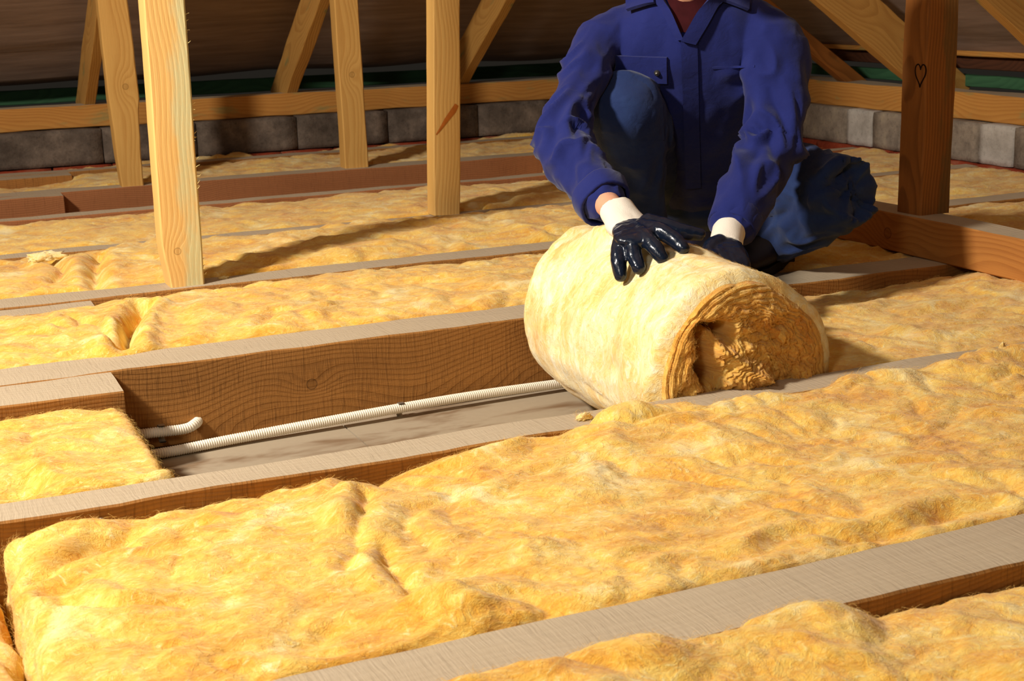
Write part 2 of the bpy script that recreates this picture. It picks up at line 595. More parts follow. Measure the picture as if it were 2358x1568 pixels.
blk_a = block_mat('concrete_block', srgb(112, 100, 88), srgb(150, 136, 120), srgb(176, 160, 136))
blk_b = block_mat('pale_concrete_block', srgb(168, 160, 150), srgb(190, 182, 172), srgb(204, 196, 184))
blk_d = block_mat('dark_concrete_block', srgb(78, 68, 60), srgb(106, 94, 84), srgb(140, 124, 110))
brick_m = block_mat('red_brick', srgb(120, 50, 32), srgb(150, 64, 40), srgb(160, 110, 84))
mort = block_mat('mortar', srgb(150, 130, 100), srgb(176, 152, 116), srgb(190, 170, 136))


def rbox(mb, c, d, seed=0., amp=.003, k=6, cham=.006, mat=0):
    """rough block: cube grid displaced with noise"""
    c, d = np.asarray(c, float), np.asarray(d, float)
    bm = bmesh.new()
    bmesh.ops.create_cube(bm, size=1.0)
    bmesh.ops.subdivide_edges(bm, edges=bm.edges[:], cuts=k, use_grid_fill=True)
    V = np.array([v.co[:] for v in bm.verts]) * d
    inner = np.clip(V, -d / 2 + cham, d / 2 - cham)
    df = V - inner
    ln = np.linalg.norm(df, axis=1)
    V = inner + df / np.maximum(ln, 1e-9)[:, None] * np.minimum(ln, cham)[:, None]
    V = V + c
    V = V + amp * np.stack([perlin(V * 14 + seed), perlin(V * 14 + seed + 9), perlin(V * 14 + seed + 19)], 1)
    mb.add(V, [tuple(v.index for v in f.verts) for f in bm.faces], mat)
    bm.free()


YW, XW = 6.15, 3.785                 # faces of the two block walls
wl = thing('wall_left', 'low grey concrete block wall running along the rear joist', None, kind='structure')
x = -1.2
i = 0
while x < XW:
    ln = [.44, .39, .44, .42][i % 4]
    mb = MB()
    rbox(mb, (x + ln / 2, YW + .10, .074), (ln - .002, .2, .146), i * 3.1, .003)
    obj('concrete_block', mb.mesh('concrete_block', [blk_d]), wl)
    x += ln
    i += 1
x = -1.2
i = 0
while x < XW:
    mb = MB()
    rbox(mb, (x + .12, YW + .090, -.041), (.234, .21, .078), i * 1.7 + 5, .004, 4)
    obj('brick', mb.mesh('brick', [brick_m]), wl)
    x += .24
    i += 1
wr = thing('wall_right', 'low concrete block wall with pale patched blocks at right', None, kind='structure')
ys = [6.15, 5.72, 5.30, 4.96, 4.79, 4.40, 4.17, 3.99, 3.55, 3.1, 2.65, 2.2, 1.75, 1.3]
for i in range(len(ys) - 1):
    y1, y0 = ys[i], ys[i + 1]
    mb = MB()
    rbox(mb, (XW + .10, (y0 + y1) / 2, .070), (.2, y1 - y0 - .004, .148), i * 2.3 + 40, .004)
    obj('concrete_block', mb.mesh('concrete_block', [blk_b if i in (3, 6, 9) else blk_a]), wr)
y = 1.3
i = 0
while y < 6.1:
    mb = MB()
    rbox(mb, (XW + .088, y + .12, -.044), (.22, .234, .078), i * 1.7 + 85, .004, 4)
    obj('brick', mb.mesh('brick', [brick_m]), wr)
    y += .24
    i += 1

# wall plates
PM = (joist_top, plate_wood, end_wood)
o = lumber('wall_plate', (-1.2, 6.26, .195), (3.80, 6.26, .195), (0, 1, 0), .12, .092, PM, 90, seed=11, wob=.003)
tag(o, 'long brown timber plate lying on the left block wall', 'timber plate', 'wall plates')
o = lumber('wall_plate', (3.89, 1.3, .196), (3.89, 6.32, .196), (1, 0, 0), .12, .10, PM, 90, seed=12, wob=.003)
tag(o, 'orange timber plate lying on the right block wall', 'timber plate', 'wall plates')

# rafters
PT = math.radians(35)
RD = .15
RM = (rafter_wood, rafter_wood, end_wood)
GR = 'roof rafters'


def rafter_left(xc, label, w=.05, dep=RD, L=3.4, seed=0., foot=(6.22, .243)):
    # underside passes through the front top edge of the plate
    d = np.array([0, -math.cos(PT), math.sin(PT)]); nrm = np.array([0, math.sin(PT), math.cos(PT)])
    a = np.array([xc, *foot]) + nrm * dep / 2 - d * .22
    o = lumber('roof_rafter', a, a + d * L, (1, 0, 0), w, dep, (rafter_wood, rafter_wood, end_wood), 50, seed=seed, wob=.003)
    tag(o, label, 'rafter', GR)


rafter_left(.905, 'dark narrow rafter at far left behind the knotty rear post', .045, seed=20.)
rafter_left(1.765, 'slanting rafter just left of the rear post with oval knot', .05, seed=21.)
rafter_left(2.585, 'slanting rafter with green edge right of the middle post', .05, seed=22.)


def rafter_right(yc, label, w=.055, dep=RD, L=3.4, seed=0., mats=RM, foot=(3.86, .245)):
    d = np.array([-math.cos(PT), 0, math.sin(PT)]); nrm = np.array([math.sin(PT), 0, math.cos(PT)])
    a = np.array([foot[0], yc, foot[1]]) + nrm * dep / 2 - d * .22
    o = lumber('roof_rafter', a, a + d * L, (0, 1, 0), w, dep, mats, 50, seed=seed, wob=.003)
    tag(o, label, 'rafter', GR)


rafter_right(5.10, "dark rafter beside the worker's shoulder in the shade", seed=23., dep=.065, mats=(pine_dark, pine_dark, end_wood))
rafter_right(4.63, 'broad orange rafter with green lower edge left of the right post', seed=24., dep=.165, mats=(rafter_wood, rafter_wood, end_wood))
rafter_right(3.72, 'broad slanting rafter cut by the top right corner', seed=26.)

# eaves timbers
def eave(name, a, b, u, w, h, m, label, seed):
    tag(lumber(name, a, b, u, w, h, (m, m, m), 40, seed=seed, wob=.002), label, 'timber')


eave('eaves_board', (-1.2, 6.75, .250), (4.2, 6.75, .250), (0, 1, 0), .05, .06, green_wood, 'dark green board at the left eaves behind the wall plate', 30.)
eave('eaves_board', (4.12, 1.3, .262), (4.12, 6.5, .262), (1, 0, 0), .05, .045, green_wood, 'green board at the right eaves behind the wall plate', 31.)
eave('eaves_batten', (4.10, 1.3, .371), (4.10, 6.5, .371), (1, 0, 0), .05, .020, plate_wood, 'thin pale batten above the dark board at right', 32.)
eave('eaves_board', (4.13, 1.3, .333), (4.13, 6.5, .333), (1, 0, 0), .03, .052, dark_board, 'dark brown board under the pale batten at right', 33.)

# roof membrane
t = NT('roof_membrane')
mn = t.noise(t.vm('MULTIPLY', t.rest(), (3, 30, 3)), 1.0, 4, .6)
cm = t.ramp(mn, [(.3, srgb(134, 112, 98)), (.7, srgb(166, 142, 126))])
t.bump(mn, .3, .004)
memb = t.fin(cm, .55, .35)


def membrane(name, left, label):
    mb = MB()
    nu, nv = 160, 90
    L = 4.3
    U, S = np.meshgrid(np.linspace(0, 1, nu), np.linspace(0, 1, nv), indexing='ij')
    s_ = S.ravel() * L
    run = s_ * math.cos(PT)
    z = .245 + RD / math.cos(PT) - .33 * math.tan(PT) + .13 + s_ * math.sin(PT)
    if left:
        y = 6.22 + .33 - run
        xmax = 3.86 + .33 - run
        x = -1.6 + U.ravel() * (xmax + 1.6)
        q = x
    else:
        x = 3.86 + .33 - run
        ymax = 6.22 + .33 - run
        y = .2 + U.ravel() * (ymax - .2)
        q = y
    R = np.c_[q, s_, np.zeros_like(q)]
    # slack cloth: folds along the eaves, sagging between the rafters
    fold = perlin(np.c_[q * .7, s_ * 9 + perlin(np.c_[q * 1.2, s_ * 2, s_ * 0]) * 1.6, s_ * 0])
    fold2 = perlin(np.c_[q * 1.6 + 5, s_ * 22, s_ * 0 + 3])
    z = z + .022 * fold + .005 * fold2 - .012 * np.abs(np.sin((q - .905) / .84 * math.pi))
    mb.add(np.c_[x, y, z], grid_faces(nu, nv), 0, R)
    me = mb.mesh(name, [memb])
    o = obj(name, me)
    so = o.modifiers.new('thick', 'SOLIDIFY'); so.thickness = .002
    tag(o, label, None, kind='structure')


membrane('roof_membrane', True, 'slack grey brown roof membrane above the left wall')
membrane('roof_membrane', False, 'grey roof membrane above the right wall')

# trimmer beam and posts
o = lumber('trimmer_beam', (2.436, 1.75, .050), (2.436, 4.25, .050), (1, 0, 0), .10, .099, (joist_top, trim_wood, end_wood), 80, seed=41, wob=.002, rest0=0)
tag(o, 'heavy timber beam laid across the joists under the right post', 'timber beam')
GP = 'upright roof posts'


def post(label, x0, x1, y0, y1, mat, z0=0.0, z1=2.1, lean=(0, 0), seed=0., shape=None, wob=.0015, cham=.004, n=60, yaw=0):
    a = np.array([(x0 + x1) / 2, (y0 + y1) / 2, z0]); b = a + (lean[0] * (z1 - z0), lean[1] * (z1 - z0), z1 - z0)
    o = lumber('roof_post', a, b, (math.cos(yaw), math.sin(yaw), 0), x1 - x0, y1 - y0, (mat, mat, end_wood), n, wob=wob, cham=cham, seed=seed, shape=shape)
    tag(o, label, 'post', GP)
    return o


def p1_shape(s, c):                # wane at the foot of the left edge
    c = c.copy()
    k = max(0, 1 - s / .10) * .014
    c[:, 0] += np.where(c[:, 0] < -.02, k, 0)
    return c


p1 = post('tall pale post with blue stain standing alone at left, nearest of the posts', .633, .729, 3.437, 3.507, pine_blue, seed=51., shape=p1_shape, lean=(.010, 0), wob=.0012)


def p0_shape(s, c):
    c = c.copy()
    k = np.interp(s, [0, .27, .32, .40, .70], [.0, .004, .013, .010, .0])
    kl = np.interp(s, [0, .3, .7], [0, -.02, -.026])
    c[:, 0] += np.where(c[:, 0] > 0, k, kl)
    return c


post('crooked rear post with waney edge at left behind the tall pale post', .866, .943, 5.365, 5.425, pine_knot, seed=52., shape=p0_shape, wob=.003)
p2 = post('yellow rear post with oval knot standing left of centre', 1.727, 1.823, 5.390, 5.455, pine_knot, seed=53., lean=(-.016, 0))
p3 = post('square yellow post with diagonal orange streak in the middle', 1.596, 1.684, 4.117, 4.178, pine, seed=54., lean=(.034, 0), z0=-.002)
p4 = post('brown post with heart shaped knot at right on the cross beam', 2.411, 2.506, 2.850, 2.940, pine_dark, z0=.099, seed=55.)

# knots, streaks, splinters on the posts
bark = plain('dark_knot_bark', srgb(40, 22, 10), .9, .1)
streak_m = plain('orange_resin_streak', srgb(190, 108, 36), .6, .3, 60, .3)


def ribbon_on(parent, name, pts, ws, mat, th=.002, nrm=(0, -1, 0)):
    mb = MB()
    P = np.asarray(pts, float); n = len(P)
    T = np.gradient(P, axis=0); T /= np.linalg.norm(T, axis=1)[:, None]
    nv = np.asarray(nrm, float)
    S = np.cross(T, nv)
    ws = np.asarray(ws)[:, None]
    V = np.vstack([P - S * ws, P + nv * th, P + S * ws])
    f = []
    for i in range(n - 1):
        f += [(i, i + 1, n + i + 1, n + i), (n + i, n + i + 1, 2 * n + i + 1, 2 * n + i)]
    mb.add(V, f)
    return obj(name, mb.mesh(name, [mat]), parent)


yy = 4.1162
A = np.array([at(1004, 310, yy), at(1014, 297, yy), at(1028, 276, yy), at(1044, 255, yy), at(1052, 241, yy)])
A[:, 1] = yy
ribbon_on(p3, 'resin_streak', A, [.001, .004, .007, .009, .007], streak_m, .0008)
# heart knot on the corner of the right post, standing a little proud of both faces
hx = []
for tt in np.linspace(0, 2 * math.pi, 40):
    hx.append((16 * math.sin(tt) ** 3 / 17, (13 * math.cos(tt) - 5 * math.cos(2 * tt) - 2 * math.cos(3 * tt) - math.cos(4 * tt)) / 17))
hx = np.array(hx)
hc = at(2118, 172, 2.849)
H3 = np.c_[hc[0] + hx[:, 0] * .021, np.full(40, 2.8495), hc[2] + hx[:, 1] * .033]
left = H3[:, 0] < 2.4112
H3[left, 1] = 2.8497 + (2.4112 - H3[left, 0]); H3[left, 0] = 2.4105
mb = MB()
tube(mb, H3[:-1], [.0018] * 39, 6, (1, 0, 0), False)
obj('heart_knot', mb.mesh('heart_knot', [bark]), p4)
pale_split = plain('pale_splinter', srgb(240, 220, 150), .9, .1)
for k in range(34):
    z = rng.uniform(.02, .68)
    base = np.array([.7275 + .010 * z, 3.4375 + rng.uniform(0, .01), z])
    mb = MB()
    l = rng.uniform(.003, .012)
    d = unit([1, rng.uniform(-.6, .2), rng.uniform(-.3, 1.2)])
    tube(mb, [base, base + d * l * .6, base + d * l + (0, 0, rng.uniform(-.003, .004))], [.0009, .0006, .0002], 5, (0, 1, 0), True, round_end=False)
    obj('splinter', mb.mesh('splinter', [pale_split]), p1)

# ------------------------------------------------------------------ glass wool
def fibres(V, N, n, lmin, lmax, wid=.00015, lift=.006, along=(1, 0, 0), spread=1.0, name='loose_fibres', parent=None, weights=None, mat=None):
    idx = rng.choice(len(V), n, p=weights)
    P0, Nn = V[idx], N[idx]
    d = rng.normal(size=(n, 3)) * spread + np.asarray(along)
    d -= Nn * (d * Nn).sum(1)[:, None]
    d /= np.linalg.norm(d, axis=1)[:, None]
    s = np.cross(Nn, d)
    L = rng.uniform(lmin, lmax, n)[:, None]
    lf = rng.uniform(-.1, 1, n)[:, None] * lift
    curl = rng.normal(size=(n, 1)) * .5
    K = 5
    pts = []
    for k in range(K):
        t_ = k / (K - 1)
        pts.append(P0 - Nn * .001 + d * L * t_ + s * L * curl * math.sin(t_ * 2.6) * .6 + s * L * .12 * rng.normal(size=(n, 1)) * t_
                   + Nn * lf * (math.sin(t_ * math.pi * .8) + .15))
    # ribbon: width in a random mix of side and normal
    a = rng.uniform(0, math.pi, (n, 1))
    wv = (s * np.cos(a) + Nn * np.sin(a)) * wid
    rows = []
    for k in range(K):
        w_ = wv * (1.0, 1.0, .95, .8, .3)[k]
        rows += [pts[k] - w_, pts[k] + w_]
    V3 = np.stack(rows, 1).reshape(-1, 3)
    base = (np.arange(n) * 2 * K)[:, None]
    q = []
    for k in range(K - 1):
        q.append(base + np.array([[2 * k, 2 * k + 1, 2 * k + 3, 2 * k + 2]]))
    F = np.concatenate(q)
    me = bpy.data.meshes.new(name)
    me.vertices.add(len(V3)); me.vertices.foreach_set('co', V3.astype(np.float32).ravel())
    me.loops.add(F.size); me.loops.foreach_set('vertex_index', F.astype(np.int32).ravel())
    me.polygons.add(len(F))
    me.polygons.foreach_set('loop_start', np.arange(0, F.size, 4, dtype=np.int32))
    me.polygons.foreach_set('use_smooth', np.ones(len(F), bool))
    me.update(); me.validate()
    setrest(me)
    me.materials.append(fibre)
    o = obj(name, me, parent)
    o['kind'] = 'stuff'
    return o


def mesh_np(me):
    n = len(me.vertices)
    V = np.empty(n * 3, np.float32); me.vertices.foreach_get('co', V)
    N = np.empty(n * 3, np.float32); me.vertices.foreach_get('normal', N)
    return V.reshape(-1, 3).astype(float), N.reshape(-1, 3).astype(float)


def wool_disp(P, amp, seed, dirx=1.0):
    """puffs, creases and torn streaks of glass wool"""
    w = np.stack([fbm(P * 4 + seed, 2), fbm(P * 4 + seed + 40, 2), fbm(P * 4 + seed + 80, 2)], 1)
    Q = P + w * .10
    big = fbm(P * 3.1 + seed + 3, 2) * .020
    puff = (np.abs(fbm(Q * (6, 9, 9) + seed + 7, 2)) - .22) * .040
    tear = (np.abs(fbm(Q * (14, 36, 30) + seed + 11, 2)) - .2) * .007
    fine = fbm(Q * (45, 110, 100) + seed + 19, 2) * .0016
    knot = (np.abs(fbm(Q * (17, 22, 22) + seed + 29, 2)) - .2) * .006
    return amp * (big + puff * .8 + tear + fine + knot)


def batt(name, label, x0, x1, y0, y1, top=0.0, bot=-J + .002, res=.006, xres=None, seed=0., amp=1.0, rad=.035, bumps=(), creases=(), zfun=None,
         cat='insulation', group='glass wool batts between the joists', nf=3000, fl=(.008, .03), mat=None, parent=None, vis=None, lift=.0045):
    mat = mat or wool
    c = np.array([(x0 + x1) / 2, (y0 + y1) / 2, (top + bot) / 2]); d = np.array([x1 - x0, y1 - y0, top - bot])
    if xres:                       # (x position, step) pairs: finer where it is seen close
        xs = [x0]
        while xs[-1] < x1:
            xs.append(xs[-1] + np.interp(xs[-1], [q[0] for q in xres], [q[1] for q in xres]))
        xs[-1] = x1
        xs = np.array(xs)
    else:
        xs = np.linspace(x0, x1, int(d[0] / res) + 2)
    ys = np.linspace(y0, y1, int(d[1] / res) + 2)
    zs = np.linspace(bot, top, int(d[2] / (res * 1.5)) + 2)
    mb = MB()

    def put(X, Y, Z, nu, nv, flip):
        mb.add(np.c_[X.ravel(), Y.ravel(), Z.ravel()], grid_faces(nu, nv, 0, flip))
    X, Y = np.meshgrid(xs, ys, indexing='ij'); put(X, Y, X * 0 + top, len(xs), len(ys), False)
    for yv, fl_ in ((y0, False), (y1, True)):
        X, Z = np.meshgrid(xs, zs, indexing='ij'); put(X, X * 0 + yv, Z, len(xs), len(zs), fl_)
    for xv, fl_ in ((x0, True), (x1, False)):
        Y, Z = np.meshgrid(ys, zs, indexing='ij'); put(Y * 0 + xv, Y, Z, len(ys), len(zs), fl_)
    V = np.vstack(mb.v)
    R = V.copy()
    lo, hi = np.array([x0, y0, bot]) + (rad, rad, 0), np.array([x1, y1, top]) - rad
    inner = np.clip(V, lo, hi)
    df = V - inner
    ln = np.linalg.norm(df, axis=1)
    nr = df / np.maximum(ln, 1e-9)[:, None]
    inside = ln < 1e-6
    nr[inside] = (0, 0, 1)
    V = np.where(inside[:, None], V, inner + nr * np.minimum(ln, rad)[:, None])
    dsp = wool_disp(V, amp, seed)
    up = (V[:, 2] - bot) / d[2]
    dsp = dsp * np.clip(up * 2.2, .15, 1)
    for (bx, by, a_, sx, sy, rot) in bumps:
        ca, sa = math.cos(rot), math.sin(rot)
        u = (V[:, 0] - bx) * ca + (V[:, 1] - by) * sa
        v = -(V[:, 0] - bx) * sa + (V[:, 1] - by) * ca
        wv = .3 * sx * perlin(V * 18 + bx * 7)
        dsp = dsp + a_ * np.exp(-((u + wv) / sx) ** 2 - ((v + wv) / sy) ** 2) * np.clip(up * 1.5 - .3, 0, 1)
    for (pts, a_, wd) in creases:
        Pc = np.asarray(pts, float)
        dm = np.full(len(V), 9.)
        wx = V[:, :2] + .012 * np.stack([perlin(V * 22 + 3), perlin(V * 22 + 13)], 1)
        for i in range(len(Pc) - 1):
            e = Pc[i + 1] - Pc[i]
            tt = np.clip(((wx - Pc[i]) @ e) / (e @ e), 0, 1)
            dm = np.minimum(dm, np.linalg.norm(wx - Pc[i] - tt[:, None] * e, axis=1))
        dsp = dsp + np.where(up > .5, -a_ * np.exp(-(dm / wd) ** 1.3) + a_ * .35 * np.exp(-((dm - 2.6 * wd) / (1.6 * wd)) ** 2), 0)
    V = V + nr * dsp[:, None]
    if zfun is not None:
        V[:, 2] += zfun(V[:, 0], V[:, 1]) * np.clip(up * 1.6 - .3, 0, 1)
    V[:, 2] = np.maximum(V[:, 2], bot)
    mb.v = [V]; mb.r = [R]
    me = mb.mesh(name, [mat])
    bm = bmesh.new(); bm.from_mesh(me)
    bmesh.ops.remove_doubles(bm, verts=bm.verts, dist=.0003)
    bm.to_mesh(me); bm.free()
    me.polygons.foreach_set('use_smooth', np.ones(len(me.polygons), bool))
    o = obj(name, me, parent)
    if parent is None:
        tag(o, label, cat, group)
    if nf:
        Vn, Nn = mesh_np(me)
        ok = (Nn[:, 2] > -.3) & (Vn[:, 2] > bot + .03)
        if vis:
            ok &= (Vn[:, 0] > vis[0]) & (Vn[:, 0] < vis[1])
        fibres(Vn[ok], Nn[ok], nf, *fl, parent=o, lift=lift, mat=mat)
    return o


def q2(x, y, z=0.0):
    return onz(x, y, z)[:2]


# foreground strip between the first two joists
b = []
for (px, py, a_, sx, sy, rot) in [(815, 1200, .022, .035, .10, .2), (800, 1120, .012, .03, .04, 0), (1050, 1395, .030, .05, .05, .3), (1000, 1330, -.012, .06, .025, .6),
                                  (270, 1215, -.028, .05, .022, .15), (130, 1210, .016, .06, .02, 0), (120, 1320, -.022, .03, .03, .4), (60, 1330, .012, .03, .03, 0),
                                  (900, 1240, -.016, .035, .07, .3), (850, 1075, -.014, .03, .03, 0), (1500, 960, .028, .10, .03, .05), (1400, 975, .020, .05, .03, 0),
                                  (1620, 930, .014, .07, .025, 0), (2000, 870, .018, .09, .04, 0), (2250, 830, .022, .14, .04, 0), (740, 1440, -.014, .04, .02, .5),
                                  (300, 1370, .012, .05, .04, 0), (1690, 980, .012, .12, .06, .3), (2200, 1170, -.012, .06, .03, .4)]:
    P = q2(px, py)
    b.append((P[0], P[1], a_, sx, sy, rot))


def zf_ab(x, y):
    v = np.clip((y - 1.80) / .17, 0, 1)
    return np.interp(x, [.1, .45, .8, 1.1, 1.5, 2.6], [-.004, -.010, -.004, .012, .022, .030]) * v + np.interp(x, [.1, .4, 1.2, 2.5], [-.012, 0, .004, .004]) * (1 - v)


batt('insulation_batt', 'large fluffy yellow wool strip filling the foreground bay', .105, 2.75, YA[1] + .004, YB[0] - .002, top=-.005, xres=[(0, .0042), (2.0, .0045), (2.2, .012), (4, .03)],
     res=.0042, seed=2.3, amp=.8, bumps=b, zfun=zf_ab, nf=38000, fl=(.005, .022), vis=(0, 2.2),
     creases=[([q2(60, 1290), q2(200, 1240), q2(330, 1232), q2(450, 1190)], .014, .012), ([q2(840, 1130), q2(830, 1200), q2(800, 1290)], .012, .012),
              ([q2(880, 1250), q2(930, 1320), q2(1000, 1370)], .014, .012), ([q2(1300, 985), q2(1450, 990), q2(1600, 950), q2(1760, 915)], .012, .010),
              ([q2(1940, 1230), q2(2060, 1210), q2(2200, 1160), q2(2300, 1150)], .010, .012), ([q2(140, 1350), q2(260, 1380), q2(420, 1370)], .008, .010)])
batt('insulation_batt', 'low scrap of yellow wool at the lower left edge, below the foreground strip', -.7, .098, YA[1] + .004, YB[0] - .002, top=-.055, res=.009, seed=4.4, nf=1500, vis=(-.2, .1))
# nearest bay


def zf_n(x, y):
    v = np.clip((y - 1.05) / .16, 0, 1)
    return np.interp(x, [.2, .9, 1.0, 1.3, 2.0], [.034, .030, -.010, -.034, -.030]) * v


batt('insulation_batt', 'yellow wool strip in the bottom right corner, nearest the camera', -.2, 2.4, .66, YA[0] + .004, top=-.002, xres=[(-.2, .012), (.3, .0042), (1.5, .0045), (1.8, .02), (4, .03)],
     res=.0042, seed=6.1, amp=.8, zfun=zf_n, nf=18000, fl=(.005, .020), vis=(.3, 1.7),
     bumps=[(*q2(1720, 1425), .012, .04, .02, 0), (*q2(1330, 1500), .012, .05, .02, 0), (*q2(1450, 1480), -.01, .04, .02, 0), (*q2(1500, 1540), .010, .04, .04, 0)])
# offcut in the open bay
batt('insulation_batt', 'short cut batt at left whose end faces the white conduit', -.75, .372, YB[1] + .0, YC[0] - .150, top=-.006, xres=[(-.8, .015), (0, .0045), (.5, .0045)], res=.0045, seed=8.8, amp=.8, rad=.018,
     nf=9000, fl=(.005, .02), vis=(0, .5), bumps=[(*q2(20, 1110), -.05, .05, .05, 0), (*q2(130, 930), .012, .05, .03, 0)],
     zfun=lambda x, y: np.interp(y, [2.05, 2.12, 2.5], [.012, .004, -.016]))
# C-D
batt('insulation_batt', 'bright yellow wool strip behind the deep knotty joist', -.9, 3.7, YC[1] - .012, YD[0] - .003, top=.0, xres=[(-.9, .02), (.1, .0065), (1.9, .007), (2.2, .018), (4, .03)], res=.0062, seed=12.5,
     amp=.85, nf=16000, fl=(.008, .03), vis=(.1, 2.6), zfun=lambda x, y: np.interp(y, [2.83, 2.9, 3.2, 3.4], [.004, .016, .014, -.006]) * np.interp(x, [1.5, 2.2], [1, .3]),
     creases=[([q2(285, 805), q2(297, 770), q2(312, 735), q2(330, 720)], .045, .016), ([q2(250, 795), q2(230, 770), q2(160, 745)], .014, .012), ([q2(600, 760), q2(640, 735), q2(720, 725)], .010, .015)])
batt('insulation_batt', 'yellow wool strip behind the tall pale post, crossed by its shadow', -.9, 3.7, YD[1] - .008, YE[0] - .003, top=-.002, xres=[(-.9, .02), (.2, .008), (2.3, .009), (2.6, .018), (4, .03)], res=.008, seed=15.5,
     amp=.9, nf=11000, fl=(.008, .03), vis=(.1, 2.6), zfun=lambda x, y: np.interp(y, [3.5, 3.6, 3.9, 4.08], [.0, .02, .022, .010]) * np.interp(x, [.45, .75, 1.8, 2.3], [.4, 1.0, 1.0, .3]),
     creases=[([q2(222, 660), q2(222, 620), q2(230, 590)], .025, .016), ([q2(130, 650), q2(145, 625), q2(110, 600)], .02, .014)])
batt('insulation_batt', 'yellow wool strip around the foot of the middle post', -.9, 3.7, YE[1] - .006, YF[0] - .003, top=-.004, xres=[(-.9, .02), (.3, .010), (2.6, .011), (2.9, .02), (4, .03)], res=.010, seed=18.5,
     amp=.8, nf=7000, fl=(.01, .03), vis=(.2, 3.4), zfun=lambda x, y: np.interp(y, [4.16, 4.3, 4.6, 4.75], [.0, .016, .014, -.004]))
batt('insulation_batt', 'shaded orange wool strip along the foot of the block wall', -.9, 3.7, YG[1] - .003, YH[0] - .003, top=-.016, xres=[(-.9, .03), (.3, .013), (2.9, .014), (4, .03)], res=.013, seed=21.5,
     amp=.9, nf=4000, fl=(.01, .03), vis=(.3, 3.6), zfun=lambda x, y: np.interp(x, [.70, .80], [-.012, .012]))
batt('insulation_batt', 'thin line of torn wool between the last joist and the bricks', -.9, 3.7, YH[1] + .002, YW - .005, top=-.008, xres=[(-.9, .03), (.3, .012), (3.7, .014)], res=.012, seed=24.5, rad=.02,
     amp=1.2, nf=3000, fl=(.01, .03), vis=(.3, 3.6))
batt('insulation_batt', 'shaded wool at the far right in the open rear bay', 2.55, 3.7, YF[1] + .004, YG[0] - .005, top=-.02, res=.016, seed=27.5, amp=.8, nf=1500, vis=(2.5, 3.8))

# ------------------------------------------------------------------ the roll
RC, RZ, RRAD = (1.372, 1.405), .018, .186      # axis X at the near and far end, axis height, radius
RY0, RY1 = 2.062, 2.672
roll = thing('insulation_roll', 'thick yellow glass wool roll being unrolled between the joists', 'insulation')
mb = MB()
nu, nv = 150, 300
S, A = np.meshgrid(np.linspace(0, 1, nu), np.arange(nv) / nv * 2 * math.pi, indexing='ij')
S, A = S.ravel(), A.ravel()
Y = RY0 + (RY1 - RY0) * S
edge = np.minimum(S, 1 - S) * (RY1 - RY0)
rd = RRAD - .022 * np.clip(1 - edge / .022, 0, 1) ** 2
rd = rd * (1 + .015 * np.sin(S * math.pi)) + .006 * np.cos(2 * A + .5) + .004 * np.cos(3 * A + 1)
Xc = RC[0] + (RC[1] - RC[0]) * S
P = np.c_[Xc + np.cos(A) * rd, Y, RZ + np.sin(A) * rd]
nr = np.c_[np.cos(A), np.zeros_like(A), np.sin(A)]
dsp = fbm(P * 5 + 50, 2) * .010 + (np.abs(fbm(P * (13, 5, 13) + 60, 2)) - .2) * .010 + fbm(P * (50, 20, 50) + 70, 2) * .0012
for (px, py, a_, sx) in [(1400, 560, .022, .030), (1385, 545, .018, .025), (1420, 545, .012, .02), (1335, 620, -.006, .04), (1420, 850, -.006, .03)]:
    d = ray(px, py); C2 = np.array([0, 0, CAMH])
    tt = np.linspace(2.2, 3.2, 2000)[:, None]
    L_ = C2 + d * tt
    rr = np.hypot(L_[:, 0] - 1.39, L_[:, 2] - RZ)
    hit = L_[np.argmax(rr < RRAD + .004)]
    dsp = dsp + a_ * np.exp(-(np.linalg.norm((P - hit) * (1, .6, 1), axis=1) / sx) ** 2) * (1 + .8 * perlin(P * 40))
P = P + nr * dsp[:, None]
P[:, 2] = np.maximum(P[:, 2], -J + .001)
restc = np.c_[A * RRAD, Y, rd]
mb.add(P, grid_faces(nu, nv, 0, False, True), 0, restc)
far = P[(nu - 1) * nv:]
k0 = mb.n
mb.add(np.vstack([far * .5 + far.mean(0) * .5, [far.mean(0)]]), [])
for j in range(nv):
    j2 = (j + 1) % nv
    a0 = (nu - 1) * nv
    mb.f += [(a0 + j, k0 + j, k0 + j2, a0 + j2), (k0 + j, k0 + nv, k0 + j2)]
    mb.m += [0, 0]
me = mb.mesh('roll_body', [wool_roll])
o = obj('roll_body', me, roll)
bm = bmesh.new(); bm.from_mesh(me); bmesh.ops.recalc_face_normals(bm, faces=bm.faces); bm.to_mesh(me); bm.free()
Vn, Nn = mesh_np(me)
ok = (Nn[:, 2] > -.5) & (Vn[:, 1] < 2.72)
fibres(Vn[ok], Nn[ok], 7000, .004, .016, wid=.00013, lift=.003, along=(0, 0, .3), parent=o, mat=wool_roll, spread=1)
rim = P[:nv]

# end face: crumpled spiral layers with a torn hollow
nr_, na = 170, 460
RR, AA = np.meshgrid(np.linspace(1, 0.0, nr_), np.arange(na) / na * 2 * math.pi, indexing='ij')
rr_, aa_ = RR.ravel(), AA.ravel()
rim_i = np.stack([np.interp(aa_, np.arange(nv + 1) / nv * 2 * math.pi, np.append(rim[:, q], rim[0, q])) for q in range(3)], 1)
cen = np.array([RC[0] + .012, RY0, RZ - .008])
pole = at(1622, 846, RY0)
F = pole + (rim_i - pole) * rr_[:, None]
uu, vv = (F[:, 0] - cen[0]) / RRAD, (F[:, 2] - cen[2]) / RRAD
pq = np.c_[uu, vv, uu * 0]
rad0 = np.hypot(uu, vv)
crump = np.clip((.90 - rad0) / .35, 0, 1)
wx = fbm(pq * 2.6 + 11, 2) * .20 * crump + fbm(pq * 7 + 31, 3) * .11 * crump + fbm(pq * 5 + 3, 2) * .015
